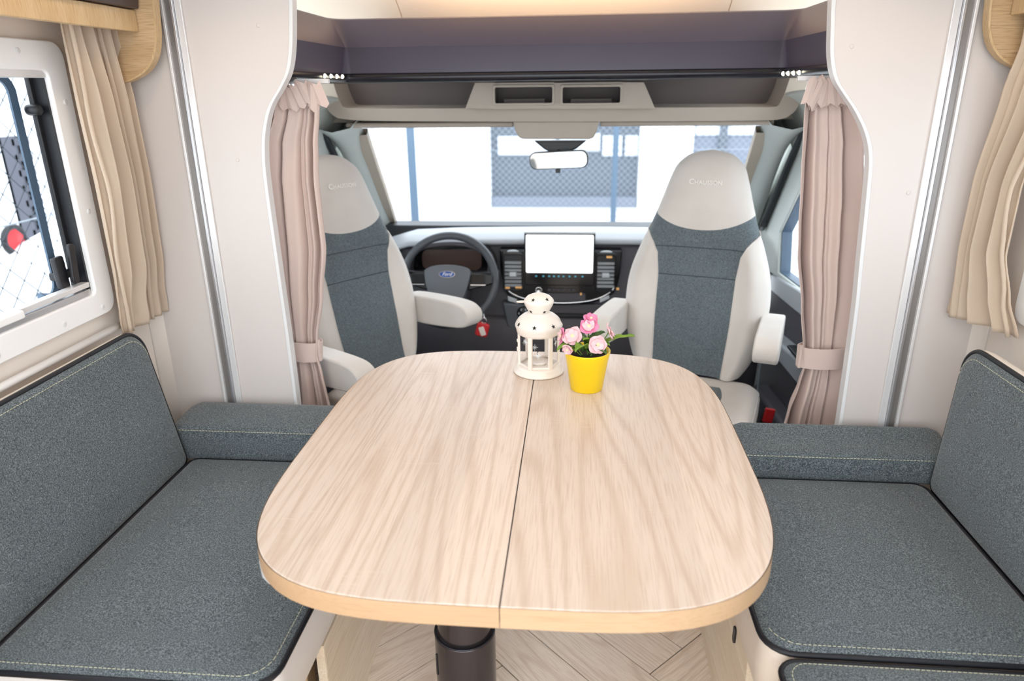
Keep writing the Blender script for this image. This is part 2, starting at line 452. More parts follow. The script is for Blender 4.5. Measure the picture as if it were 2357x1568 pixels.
for m_ in range(-5, 6):
    for s_ in range(-30, 30):
        for key in 'hv':
            if key == 'h': a0, b0, a1, b1 = s_, s_, s_ + n_, s_ + 1
            else: a0, b0, a1, b1 = s_, s_ + 1, s_ + 1, s_ + 1 + n_
            a0 += m_ * n_; a1 += m_ * n_; b0 -= m_ * n_; b1 -= m_ * n_
            cs = [lattice_to_world(a, b) for a in (a0, a1) for b in (b0, b1)]
            mx = sum(c[0] for c in cs) / 4; my = sum(c[1] for c in cs) / 4
            if not (-.62 < mx < .58 and -.45 < my < 1.86): continue
            if max(c[1] for c in cs) > 2.25: continue
            me = plank_mesh('p' if False else 'v')
            o = bpy.data.objects.new('plank', me); COL.objects.link(o); o.parent = fl
            x, y = lattice_to_world(a0, b0)
            # axes in the world: +A = (1,1)/rt2 ; +b = (-1,1)/rt2
            if key == 'v': ex, ey = Vector((1, 1, 0)) / rt2, Vector((-1, 1, 0)) / rt2
            else:
                # long axis along +A: mirror-free frame with local y = +A, local x = -b, starting from the far b side
                ey, ex = Vector((1, 1, 0)) / rt2, Vector((1, -1, 0)) / rt2
                x, y = lattice_to_world(a0, b1)
            R = Matrix(((ex.x, ey.x, 0, x), (ex.y, ey.y, 0, y - 1.0), (0, 0, 1, 0), (0, 0, 0, 1)))
            o.matrix_local = R
# ------------------------------------------------------------------ walls, partitions, ceiling
def wall_with_hole(x0, x1, y0, y1, z0, z1, hy0, hy1, hz0, hz1):
    return join(box(x0, x1, y0, y1, z0, hz0), box(x0, x1, y0, y1, hz1, z1), box(x0, x1, y0, hy0, hz0, hz1), box(x0, x1, hy1, y1, hz0, hz1))
WIN_Y0, WIN_Y1, WIN_Z0, WIN_Z1 = .72, 1.585, .94, 1.478
XL, XR = -1.19, 1.038
mesh('wall_left', wall_with_hole(XL - .035, XL, -.6, 1.87, 0, 2.0, WIN_Y0, WIN_Y1, WIN_Z0, WIN_Z1), M_wall, kind='structure')
mesh('wall_right', wall_with_hole(XR, XR + .035, -.6, 1.87, 0, 2.0, WIN_Y0, WIN_Y1 + .02, WIN_Z0, WIN_Z1), M_wall, kind='structure')
# coved corner strips between side wall and partition
def cove(x_wall, x_in, y_w, y_p, flip):
    pts = []
    for k in range(9):
        a = pi / 2 * k / 8
        pts.append((x_wall + (x_in - x_wall) * (1 - cos(a)) , y_w + (y_p - y_w) * sin(a)))
    back = [(p[0], y_p + .05) for p in reversed(pts)]
    return prism(pts + [(x_in, y_p + .03), (x_wall, y_p + .03)], 'z', 0, 2.0)
mesh('trim_1', cove(XL, -1.10, 1.785, 1.835, 1), M_wall, kind='structure', smooth=True)
mesh('trim_2', cove(XR, .95, 1.765, 1.815, 1), M_wall, kind='structure', smooth=True)

def smooth2(pts, n=6): return [(v.x, v.y) for v in smooth_line([(a, b, 0) for a, b in pts], n)]
pl_edge = [(-.687, 1.75), (-.688, 1.68), (-.693, 1.624), (-.704, 1.53), (-.719, 1.469), (-.743, 1.428), (-.777, 1.382), (-.798, 1.328), (-.809, 1.270), (-.813, 1.193), (-.811, 1.031), (-.807, .77), (-.806, .561), (-.805, .3)]
pr_edge = [(.564, 1.75), (.565, 1.68), (.568, 1.597), (.573, 1.543), (.581, 1.479), (.596, 1.432), (.620, 1.399), (.655, 1.355), (.684, 1.306), (.700, 1.256), (.707, 1.185), (.717, 1.0), (.725, .85), (.730, .55), (.73, .3)]
def partition(name, edge, xw, y0, y1):
    root = thing(name, (xw, y0, 0), None, None, kind='structure')
    e = smooth2(edge, 5)
    poly = e + [(e[-1][0], 0), (xw, 0), (xw, 2.0), (e[0][0], 2.0)]
    mesh('panel', prism(poly, 'y', y0, y1), M_white, root)
    sgn = 1 if edge[0][0] > xw else -1
    # edge band standing a little proud of the panel's curved edge
    V, F = [], []
    band = [(x, z) for x, z in e] + [(e[-1][0], 0)]
    n = len(band)
    for x, z in band:
        for dx, yy in ((-.004 * sgn, y0 - .003), (.006 * sgn, y0 - .003), (.006 * sgn, y1 + .003), (-.004 * sgn, y1 + .003)):
            V.append((x + dx, yy, z))
    for i in range(n - 1):
        for k in range(4):
            F.append((i * 4 + k, i * 4 + (k + 1) % 4, i * 4 + 4 + (k + 1) % 4, i * 4 + 4 + k))
    mesh('edge_band', (V, F), M_edge, root, bevel=.002)
    return root
pL = partition('wall_front_left', pl_edge, -1.19, 1.82, 1.845)
props(pL, 'white partition panel with an S-curved edge by the driver side')
pR = partition('wall_front_right', pr_edge, 1.038, 1.80, 1.825)
props(pR, 'white partition panel with an S-curved edge by the passenger side')
# tiny cover caps on the panels
for (x, y, z, p) in ((-.78, 1.82, 1.57, pL), (-.88, 1.82, 1.25, pL), (.80, 1.80, 1.17, pR), (.62, 1.80, 1.5, pR)):
    g = lathe([(0, 0), (.005, 0), (.005, .0012), (.0035, .002), (0, .002)], 12)
    mesh('screw_cap', xf(g, Matrix.Translation((x, y, z)) @ Matrix.Rotation(pi / 2, 4, 'X')), M_white, p)
# aluminium uprights
def upright(name, x, y, sgn, lab):
    r = thing(name, (x, y, 0), None, None, kind='structure'); props(r, lab)
    # sgn: direction towards the side wall
    mesh('channel', box(x - .008, x + .008, y - .008, y + .0, 0.0, 2.0), M_aludark, r)
    for k, (a, b, h, m) in enumerate(((.008, .016, .016, M_aluwhite), (-.016, -.008, .014, M_alu), (-.034, -.016, .007, M_aluwhite))):
        x0, x1 = sorted((x + sgn * a, x + sgn * b))
        mesh('flange', box(x0, x1, y - h, y, 0, 2.0), m, r, bevel=.002)
    return r
upright('trim_3', -1.0, 1.82, -1, 'aluminium upright rail beside the driver side partition')
upright('trim_4', .857, 1.80, 1, 'aluminium upright rail beside the passenger side partition')
# ceiling of the living area with an unseen roof hatch added for daylight, and rear part left open
ce = thing('ceiling', (CX, .6, 2.0), None, None, kind='structure'); props(ce, 'cream ceiling of the living area with a roof hatch added for daylight')
hx0, hx1, hy0, hy1 = -.50, .35, .30, 1.15
mesh('lining', join(box(XL - .03, XR + .03, -.6, hy0, 2.0, 2.03), box(XL - .03, XR + .03, hy1, 1.86, 2.0, 2.03), box(XL - .03, hx0, hy0, hy1, 2.0, 2.03), box(hx1, XR + .03, hy0, hy1, 2.0, 2.03)), M_ceiling, ce)
hatch = mesh('added_hatch_frame', ring_prism(rrect(hx0 - .05, hx1 + .05, hy0 - .05, hy1 + .05, .06), rrect(hx0, hx1, hy0, hy1, .04), 'z', 1.985, 2.05), M_winframe, ce, bevel=.004)
mesh('added_hatch_dome', prism(rrect(hx0 - .02, hx1 + .02, hy0 - .02, hy1 + .02, .05), 'z', 2.05, 2.056), M_wglass, ce)
# sloping overcab ceiling in front
oc = thing('ceiling', (CX, 2.5, 1.7), None, None, kind='structure'); props(oc, 'warm lit overcab ceiling sloping up behind the soffit')
prof = [(1.86, 2.0), (2.1, 1.975), (2.35, 1.90), (2.6, 1.80), (2.76, 1.722), (2.87, 1.655), (2.95, 1.60)]
pf = [(v.x, v.y) for v in smooth_line([(a, b, 0) for a, b in prof], 5)]
cuts = [-1.06, -.66, .535, .92]
for a, b in zip(cuts, cuts[1:]):
    top = [(p[0] + .01, p[1] + .02) for p in reversed(pf)]
    mesh('ceiling_panel', prism(pf + top, 'x', a + .0015, b - .0015), M_ceiling, oc, smooth=False)
for c in cuts[1:3]:
    g = prism([(p[0], p[1] + .004) for p in pf] + [(p[0] + .01, p[1] + .014) for p in reversed(pf)], 'x', c - .0015, c + .0015)
    mesh('ceiling_joint', g, M_seam, oc)
# ------------------------------------------------------------------ soffit (overcab surround) with LED spots
so = thing('overcab_surround', (CX, 2.38, 1.44), 'plum grey padded U-shaped surround above the cab opening', 'surround')
xl, xr, yc = -.742, .622, 2.38
def strip(path_fn, prof):
    """sweep a profile of (outward offset, z) along the U"""
    V, F = [], []
    path = []
    r = .008
    path += [(xl, 1.85, -1, 0), (xl, 2.1, -1, 0), (xl, yc - r, -1, 0)]
    for k in range(1, 6):
        a = pi / 2 * k / 6; path.append((xl + r - r * cos(a), yc - r + r * sin(a), -cos(a), sin(a)))
    for k in range(0, 13):
        t = k / 12; path.append((xl + r + (xr - xl - 2 * r) * t, yc + .0, 0, 1))
    for k in range(1, 6):
        a = pi / 2 * k / 6; path.append((xr - r + r * sin(a), yc - r + r * cos(a), sin(a), cos(a)))
    path += [(xr, yc - r, 1, 0), (xr, 2.1, 1, 0), (xr, 1.85, 1, 0)]
    m = len(prof)
    for (x, y, nx, ny) in path:
        for (o, z) in prof: V.append((x + nx * o, y + ny * o, z))
    for i in range(len(path) - 1):
        for k in range(m - 1):
            F.append((i * m + k, (i + 1) * m + k, (i + 1) * m + k + 1, i * m + k + 1))
    return V, F
mesh('upper_band', strip(None, [(.06, 1.610), (.058, 1.628), (.050, 1.634), (.040, 1.629), (.002, 1.553), (.0, 1.546)]), M_sof, so, smooth=True, bevel=0)
mesh('lower_band', strip(None, [(.0, 1.546), (.002, 1.542), (.012, 1.50), (.020, 1.475), (.020, 1.468)]), M_sof, so, smooth=True)
mesh('lower_lip', strip(None, [(.020, 1.469), (.006, 1.463), (.006, 1.450), (.014, 1.442), (.05, 1.438), (.10, 1.440), (.10, 1.46)]), M_lip, so, smooth=True)
for side, xs, zz in ((-1, xl, 1.459), (1, xr, 1.451)):
    for k in range(4):
        y = 2.16 + .055 * k if side < 0 else 2.36 - .055 * k
        x = xl - .002 if side < 0 else xr + .002
        dome = lathe([(.0062, 0), (.0062, .002), (.0048, .0045), (.0025, .006), (0, .0065)], 14)
        R = Matrix.Translation((x, y, zz)) @ Matrix.Rotation(-side * math.radians(100), 4, 'Y')
        mesh('led_spot', xf(dome, R), M_led, so, smooth=True)
# LED strip laid on top of the surround, washing the overcab ceiling
ls = mesh('led_strip', box(-.60, .48, 2.47, 2.49, 1.608, 1.618), M_warm, label='warm LED strip lying behind the cab surround, under the sloping ceiling', cat='lamp')
mesh('rear_ledge', box(xl - .02, xr + .02, 2.42, 2.90, 1.596, 1.608), M_sof, so)
area_light('led_strip_glow', (-.06, 2.48, 1.625), (math.radians(158), 0, 0), 1.0, .03, 5.5, (1, .74, .54))
# ceiling lamps of the living area
def ceiling_lamp(x, y, lab):
    r = thing('ceiling_lamp', (x, y, 2.0), lab, 'lamp', group='ceiling lamps')
    mesh('rim', lathe([(.055, 0), (.055, -.012), (.045, -.014), (.045, -.008), (0, -.008)], 28, (x, y, 2.0)), M_aluwhite, r)
    mesh('diffuser', lathe([(.044, -.008), (.044, -.011), (0, -.012)], 28, (x, y, 2.0)), M_warm, r)
    l = bpy.data.lights.new('ceiling_lamp_light', 'SPOT'); l.spot_size = math.radians(116); l.spot_blend = .35; l.energy = 4.5; l.color = (1, .74, .48); l.shadow_soft_size = .05
    o = bpy.data.objects.new('ceiling_lamp_light', l); COL.objects.link(o); o.location = (x, y, 1.95)
ceiling_lamp(-.72, 1.35, 'round warm ceiling lamp over the driver side bench')
ceiling_lamp(.58, 1.35, 'round warm ceiling lamp over the passenger side bench')
# ------------------------------------------------------------------ side windows
def side_window(name, xw, s, yf, lab):
    """s=+1: interior lies towards +x (left wall); yf = forward edge of the opening"""
    r = thing(name, (xw, 1.2, .94), None, None, kind='structure'); props(r, lab)
    def X(a, b): return tuple(sorted((xw + s * a, xw + s * b)))
    x0, x1 = X(-.004, .018)
    mesh('surround', ring_prism(rrect(WIN_Y0 - .07, yf + .065, .895, 1.530, .035), rrect(WIN_Y0, yf, .953, 1.467, .016), 'x', x0, x1), M_winframe, r, bevel=.005, seg=3)
    x0, x1 = X(.016, .0195)
    for (y, z) in ((yf + .035, 1.40), (yf + .035, 1.15), (yf + .012, .915), (1.25, .915), (1.45, .917), (1.5, 1.505)):
        g = lathe([(0, 0), (.006, 0), (.006, .002), (.004, .003), (0, .003)], 14)
        mesh('screw_cap', xf(g, Matrix.Translation((xw + s * .018, y, z)) @ Matrix.Rotation(s * pi / 2, 4, 'Y')), M_edge, r, smooth=False)
    x0, x1 = X(-.026, .006)
    mesh('side_channel', box(x0, x1, yf - .006, yf + .0, .955, 1.465), M_black, r)
    x0, x1 = X(-.030, -.018)
    mesh('frame_lip', box(x0, x1, yf - .018, yf + .012, .93, 1.49), M_black, r, bevel=.003)
    x0, x1 = X(-.03, .012)
    mesh('blind_cassette', box(x0, x1, WIN_Y0, yf - .002, 1.452, 1.470), M_aluwhite, r, bevel=.002)
    x0, x1 = X(-.012, .010)
    mesh('blind_bar', box(x0, x1, WIN_Y0, yf - .006, .972, .985), M_aluwhite, r, bevel=.002)
    mesh('lower_track', box(x0, x1, WIN_Y0, yf - .006, .953, .968), M_alu, r, bevel=.002)
    x0, x1 = X(.006, .020)
    mesh('blind_handle', box(x0, x1, 1.26, 1.345, .966, .984), M_winframe, r, bevel=.004)
    x0, x1 = X(-.036, -.031)
    pn = mesh('pane', prism(rrect(WIN_Y0 - .02, yf - .012, .93, 1.49, .05), 'x', x0, x1), M_wglass, r)
    x0, x1 = X(-.041, -.036)
    mesh('pane_seal', ring_prism(rrect(WIN_Y0, yf - .040, .95, 1.462, .04), rrect(WIN_Y0 + .03, yf - .062, .972, 1.449, .03), 'x', x0, x1), M_seal, pn)
    # stay knob
    g = lathe([(0, 0), (.011, 0), (.012, .004), (.012, .026), (.009, .030), (0, .030)], 18)
    kn = mesh('stay_knob', xf(g, Matrix.Translation((xw - s * .03, yf - .026, 1.385)) @ Matrix.Rotation(s * pi / 2, 4, 'Y')), M_black, r, smooth=True)
    # latch
    lt = mesh('latch', join(xf(box(-.008, .008, -.016, .016, -.04, .04), Matrix.Translation((xw - s * .018, yf - .058, 1.02)) @ Matrix.Rotation(.05, 4, 'X')), box(*X(-.045, -.018), yf - .066, yf - .016, 1.0, 1.022)), M_black, r, bevel=.006)
    mesh('latch_lever', xf(prism(rrect(-.011, .011, -.045, .05, .01), 'x', -.004, .006), Matrix.Translation((xw + s * .0, yf - .035, 1.035)) @ Matrix.Rotation(-.1, 4, 'X')), M_black, r, bevel=.003)
    return r
side_window('window_1', XL, 1, 1.578, 'acrylic side window in a white frame beside the driver side bench')
side_window('window_2', XR, -1, 1.60, 'acrylic side window in a white frame beside the passenger side bench')

# ------------------------------------------------------------------ overhead cabinets
def overhead(mx, lab, s):
    fx = (lambda x: x) if s > 0 else (lambda x: -.125 - x)
    xw = XL if s > 0 else XR
    r = thing('overhead_cabinet', (fx(-1.1), 1.0, 1.55), lab, 'cabinet')
    def B(a, b, *c): 
        x0, x1 = sorted((fx(a), fx(b))); return box(x0, x1, *c)
    wallx = fx(xw) if s > 0 else xw
    ww = -1.185 if s > 0 else -.125 - (XR - .004)
    mesh('pelmet', B(-1.066, -1.05, .1, 1.755, 1.555, 1.603), M_cab_z, r, bevel=.002)
    mesh('bottom_board', B(ww, -1.066, .1, 1.755, 1.59, 1.603), M_cab_x, r)
    out = smooth2([(-1.19 if s > 0 else ww, 1.44), (-1.13, 1.443), (-1.09, 1.452), (-1.052, 1.472), (-1.026, 1.503), (-1.012, 1.545), (-1.006, 1.60), (-.995, 1.70), (-.97, 1.85), (-.94, 1.99)], 5)
    out = [(max(a, ww), b) for a, b in out]
    poly = [(fx(a), b) for a, b in out] + [(fx(ww), 1.99)]
    mesh('end_panel', prism(poly, 'y', 1.757, 1.775), M_cab_x, r)
    V, F = [], []
    for (a, b) in out:
        for da, y in ((0, 1.754), (.004, 1.754), (.004, 1.778), (0, 1.778)): V.append((fx(a + da), y, b - (0 if da == 0 else .003)))
    for i in range(len(out) - 1):
        for k in range(4): F.append((i * 4 + k, i * 4 + (k + 1) % 4, i * 4 + 4 + (k + 1) % 4, i * 4 + 4 + k))
    mesh('edge_band', (V, F), M_cab_z, r)
    fp = [(fx(-1.058), 1.605), (fx(-1.038), 1.605), (fx(-1.02), 1.72), (fx(-.985), 1.93), (fx(-1.005), 1.93), (fx(-1.04), 1.72)]
    d = mesh('flap_door', prism(fp, 'y', .9, 1.752), M_brown, r, bevel=.003)
    mesh('flap_door', prism(fp, 'y', .1, .895), M_brown, r, bevel=.003)
    return r
overhead(None, 'oak overhead cabinet with dark flap above the driver side window', 1)
overhead(None, 'oak overhead cabinet with rounded end above the passenger side window', -1)

# ------------------------------------------------------------------ curtains
def sheet(rows, place, folds, nu=90, nv=60, seed=0, depth=.02, over=1.0):
    """rows: (z, a, b, amp) top to bottom; place(u, n, z) gives the point"""
    rr = random.Random(seed); ph = [rr.uniform(0, 6.28) for _ in range(6)]
    zt, zb = rows[0][0], rows[-1][0]
    tz = lambda i: sorted([(-r[0], r[i]) for r in rows])
    A, B_, AM = tz(1), tz(2), tz(3)
    def fn(s, t):
        z = zt + (zb - zt) * t
        a, b, am = interp(A, -z), interp(B_, -z), interp(AM, -z) * 1.5
        env = sin(pi * s)
        w = s + (.05 * sin(2 * pi * s + ph[0]) + .03 * sin(4.4 * pi * s + ph[4])) * env + .022 * sin(2.6 * z + ph[5] + 3 * s) * env
        q = sin(2 * pi * folds * w + ph[1])
        q = math.copysign(abs(q) ** .8, q)
        amp2 = .75 + .45 * sin(9 * s + ph[3] + 1.2 * z)
        n = am * (q * amp2 + .28 * sin(2 * pi * folds * 2.2 * w + ph[2] + .8 * z))
        lat = .55 / folds / (2 * pi) * 2 * cos(2 * pi * folds * w + ph[1]) * sin(pi * s) ** .5 * min(1, am / .012) * over
        return place(a + (b - a) * (s + lat), n, z)
    return grid(nu, nv, fn)

# linen curtains at the side windows
def window_curtain(s, rows, rail, xr_, lab, folds, seed, rodlab, xfun=None):
    r = thing('window_curtain', (rows[-1][4] if not xfun else xfun(rows[-1][1]), rows[-1][1], rows[-1][0]), lab, 'curtain')
    XN = sorted([(-q[0], q[4]) for q in rows])
    gx = (lambda y, z: interp(XN, -z)) if not xfun else (lambda y, z: xfun(y))
    pl = lambda u, n, z: (gx(u, z) + s * n, u, z)
    mesh('cloth_panel', sheet([q[:4] for q in rows], pl, folds, 110, 70, seed), M_curtw, r, smooth=True, solid=.0015)
    # stitched leading hem
    zt, zb = rows[0][0], rows[-1][0]
    hem = []
    A = sorted([(-q[0], q[1]) for q in rows])
    for k in range(36):
        z = zt + (zb - zt) * k / 35
        yy = interp(A, -z) + .006 + .003 * sin(23 * z)
        hem.append((gx(yy, z) + s * (.010 + .004 * sin(17 * z)), yy, z))
    mesh('leading_hem', tube(hem, .005, 7), M_curtw, r, smooth=True)
    return r
rowsL = [(1.586, 1.575, 1.752, .007, -1.11), (1.55, 1.575, 1.755, .009, -1.11), (1.4, 1.588, 1.775, .015, -1.115), (1.22, 1.605, 1.79, .017, -1.122), (1.0, 1.612, 1.80, .014, -1.132), (.90, 1.612, 1.805, .008, -1.142), (.872, 1.612, 1.81, .009, -1.145), (.835, 1.612, 1.81, .007, -1.146)]
window_curtain(1, rowsL, None, None, 'beige linen curtain gathered on the rod beside the driver side window', 4.5, 3, None)
rowsR = [(1.586, 1.60, 1.745, .006, 0), (1.5, 1.61, 1.745, .008, 0), (1.4, 1.63, 1.76, .011, 0), (1.2, 1.665, 1.782, .014, 0), (1.05, 1.665, 1.785, .015, 0), (.95, 1.635, 1.787, .013, 0), (.872, 1.60, 1.79, .012, 0)]
window_curtain(-1, rowsR, None, None, 'beige linen curtain hanging loose beside the passenger side window', 3.2, 11, None, lambda y: 1.004 - (y - 1.6) * .42)
rod = thing('curtain_rod', (-1.168, 1.0, .85), 'thin white curtain rod along the wall above the driver side backrest', 'rod')
mesh('bar', tube([(-1.168, .2, .852), (-1.168, 1.0, .852), (-1.168, 1.80, .852)], .009, 12), M_winframe, rod, smooth=True)
mesh('end_bracket', join(box(-1.186, -1.155, 1.79, 1.812, .842, .866)), M_aludark, rod, bevel=.004)

# dusty rose cab curtains
def cab_curtain(name_lab, rows, yc_, folds, seed, tie, sgn):
    r = thing('cab_curtain', ((rows[-1][1] + rows[-1][2]) / 2, yc_, rows[-1][0]), name_lab, 'curtain')
    pl = lambda u, n, z: (u, yc_ + n, z)
    mesh('cloth_panel', sheet(rows, pl, folds, 150, 110, seed), M_curt, r, smooth=True, solid=.0015)
    # pinched heading: overlapping little pleats
    a, b = rows[0][1], rows[0][2]
    rr = random.Random(seed)
    for k in range(7):
        t = k / 6
        x0 = a + (b - a) * t - .012 + rr.uniform(-.004, .004); tilt = rr.uniform(-.45, .45)
        hw = .017
        V, F = grid(4, 3, lambda s, q: ((s - .5) * 2 * hw, -.016 - .012 * sin(pi * s), (q - .5) * .062 + .008 * sin(2 * pi * s)))
        Mx = Matrix.Translation((x0 + .012, yc_ - .004, rows[0][0] - .018 + rr.uniform(-.004, .004))) @ Matrix.Rotation(tilt, 4, 'Y') @ Matrix.Rotation(rr.uniform(-.5, .5), 4, 'Z')
        mesh('heading_pleat', xf((V, F), Mx), M_curt, r, solid=.0015)
    for k in range(9):
        x = a + (b - a) * (k + .5) / 9
        mesh('glider_hook', tube([(x, yc_, rows[0][0] + .018), (x + .004, yc_ - .006, rows[0][0] + .010), (x, yc_ - .012, rows[0][0] + .0), (x - .004, yc_ - .008, rows[0][0] - .008)], .0018, 6), M_edge, r, smooth=True)
    cx, z0, z1, rx, ry, tl = tie
    n = 28
    def ell(k, f=1): return (cx + rx * f * cos(2 * pi * k / n), yc_ + ry * f * sin(2 * pi * k / n))
    g = ring_prism([ell(k) for k in range(n)], [ell(k, .93) for k in range(n)], 'z', z0, z1)
    g = xf(g, Matrix.Translation((cx, yc_, (z0 + z1) / 2)) @ Matrix.Rotation(tl, 4, 'Y') @ Matrix.Translation((-cx, -yc_, -(z0 + z1) / 2)))
    tb = mesh('tieback', g, M_curt, r, bevel=.002)
    mesh('tieback_tab', xf(box(-.004, .004, -.003, .012, -.034, .034), Matrix.Translation((cx + sgn * rx * .93, yc_ - ry * .45, (z0 + z1) / 2))), M_curt, tb, bevel=.002)
    return r
rowsCL = [(1.424, -.80, -.682, .011), (1.40, -.82, -.683, .013), (1.36, -.84, -.690, .015), (1.28, -.872, -.700, .020), (1.18, -.885, -.706, .024), (1.0, -.89, -.704, .026), (.85, -.888, -.730, .022), (.72, -.873, -.762, .016), (.66, -.870, -.768, .015), (.60, -.872, -.758, .018), (.5, -.885, -.745, .022), (.22, -.91, -.72, .026)]
cab_curtain('dusty rose curtain tied back on the driver side of the cab opening', rowsCL, 1.95, 4.2, 21, (-.820, .648, .71, .062, .038, .10), 1)
rowsCR = [(1.416, .572, .69, .011), (1.39, .570, .70, .013), (1.35, .570, .72, .015), (1.27, .572, .740, .022), (1.1, .582, .765, .026), (1.0, .591, .775, .026), (.84, .622, .782, .022), (.72, .645, .778, .015), (.66, .656, .776, .014), (.60, .645, .785, .018), (.52, .625, .792, .022), (.22, .575, .81, .026)]
cab_curtain('dusty rose curtain tied back on the passenger side of the cab opening', rowsCR, 1.95, 3.6, 5, (.711, .660, .722, .072, .038, -.03), -1)
for lab, x0, x1, z in (('curtain track above the driver side cab curtain', -.90, -.66, 1.436), ('curtain track above the passenger side cab curtain', .55, .80, 1.428)):
    mesh('curtain_track', box(x0, x1, 1.942, 1.958, z, z + .012), M_edge, bevel=.002, label=lab, cat='track')

# ------------------------------------------------------------------ lounge cushions
def pad(root, poly, fn, thick, crown=.012, rad=.012, side_mat=None, stitch=None, pipe=True, pipe_r=.0045, stitch_ok=None):
    n = len(poly); cu = sum(p[0] for p in poly) / n; cv = sum(p[1] for p in poly) / n
    us = [p[0] for p in poly]; vs_ = [p[1] for p in poly]
    hu = (max(us) - min(us)) / 2; hv = (max(vs_) - min(vs_)) / 2
    cu = (max(us) + min(us)) / 2; cv = (max(vs_) + min(vs_)) / 2
    def inset(d):
        out = []
        for u, v in poly:
            out.append((cu + (u - cu) * (hu - d) / hu, cv + (v - cv) * (hv - d) / hv))
        return out
    dmax = min(hu, hv)
    ds = [0, .003, .008, .016, .03, .06, .12, .2, dmax * .98]
    ds = [d for d in ds if d <= dmax * .98]
    V, F = [], []
    for d in ds:
        h = -rad * max(0, 1 - d / .016) ** 2 + crown * (1 - (1 - d / dmax) ** 3)
        for u, v in inset(d): V.append(fn(u, v, h))
    for i in range(len(ds) - 1):
        for k in range(n):
            j = (k + 1) % n
            F.append((i * n + k, i * n + j, (i + 1) * n + j, (i + 1) * n + k))
    F.append(tuple((len(ds) - 1) * n + k for k in range(n)))
    mesh('cover', (V, F), M_fab, root, smooth=True)
    V, F = [], []
    side = [(0, -rad), (-.003, -rad - .006), (-.004, -thick * .5), (0, -thick + .012), (.012, -thick)]
    for d, h in side:
        for u, v in inset(d): V.append(fn(u, v, h))
    for i in range(len(side) - 1):
        for k in range(n):
            j = (k + 1) % n; F.append((i * n + k, i * n + j, (i + 1) * n + j, (i + 1) * n + k))
    F.append(tuple((len(side) - 1) * n + k for k in range(n)))
    mesh('side_panel', (V, F), side_mat or M_leather, root, smooth=True)
    if pipe:
        mesh('piping', tube([fn(u, v, -rad) for u, v in inset(-.001)], pipe_r, 8, True), M_pipe, root, smooth=True)
    if stitch:
        ins = [fn(u, v, -rad * max(0, 1 - stitch / .016) ** 2 + crown * (1 - (1 - stitch / dmax) ** 3) + .0007) for u, v in inset(stitch)]
        gs = []
        L = [Vector(p) for p in ins]
        for i in range(len(L)):
            p, q = L[i], L[(i + 1) % len(L)]; dist = (q - p).length; k = 0; step = .0085
            if dist < 1e-5: continue
            if stitch_ok and not (stitch_ok(p) and stitch_ok(q)): continue
            m = max(1, int(dist / step))
            for c in range(m):
                a_ = p.lerp(q, (c + .12) / m); b_ = p.lerp(q, (c + .78) / m)
                gs.append(tube([a_, b_], .0006, 4))
        mesh('stitching', join(*gs), M_stitch, root, kind='stuff')

SEAT = .47
c1 = thing('seat_cushion', (-.775, 1.26, .33), 'teal grey bench seat cushion with black piping on the driver side', 'cushion')
pad(c1, rrect(-1.040, -.503, .888, 1.640, (.02, .02, .03, .055)), lambda u, v, h: (u, v, SEAT + h), .138, .006, .010, M_cushside, .013, True, .0055, lambda p: p.x > -.53 or p.y < .93)
c2 = thing('seat_cushion', (.63, 1.34, .33), 'teal grey bench seat cushion next to the bolster on the passenger side', 'cushion')
pad(c2, rrect(.357, .889, 1.037, 1.640, (.03, .02, .055, .03)), lambda u, v, h: (u, v, SEAT + h), .138, .006, .010, M_leather, .013, True, .0055, lambda p: p.y < 1.10)
c3 = thing('seat_cushion', (.63, .7, .33), 'teal grey bench seat cushion at the lower right corner, nearest the camera', 'cushion')
pad(c3, rrect(.372, .889, .30, 1.022, (.03, .035, .03, .03)), lambda u, v, h: (u, v, SEAT - .004 + h), .132, .006, .010, M_leather, .013, True, .0055)
def back(lab, s, xb, xt, zt, y1):
    r = thing('back_cushion', (xb - s * .05, 1.0, .45), lab, 'cushion')
    ang = math.atan2(abs(xt - xb), zt - .46)
    ca, sa = cos(ang), sin(ang)
    H = (zt - .455) / ca
    # v runs up the slanted face, h is the outward normal (towards the room)
    fn = lambda u, v, h: (xb + s * (-v * sa + h * ca), u, .455 + v * ca + h * sa)
    poly = [(a, b) for a, b in rrect(.15, y1, .0, H, (.06, .05, .02, .02), 8)]
    if s < 0: poly = list(poly)
    poly = [(a - (.018 * (b / H) if a > 1 else 0), b) for a, b in poly]
    pad(r, poly, fn, .052, .010, .012, M_leather, .014, True, .0055, lambda p: p.z > .60)
    return r
bL = back('tall teal grey back cushion with beige rim under the driver side window', 1, -1.047, -1.10, .85, 1.637)
bR = back('tall dark grey back cushion with beige rim under the passenger side window', -1, .897, .903, .848, 1.637)
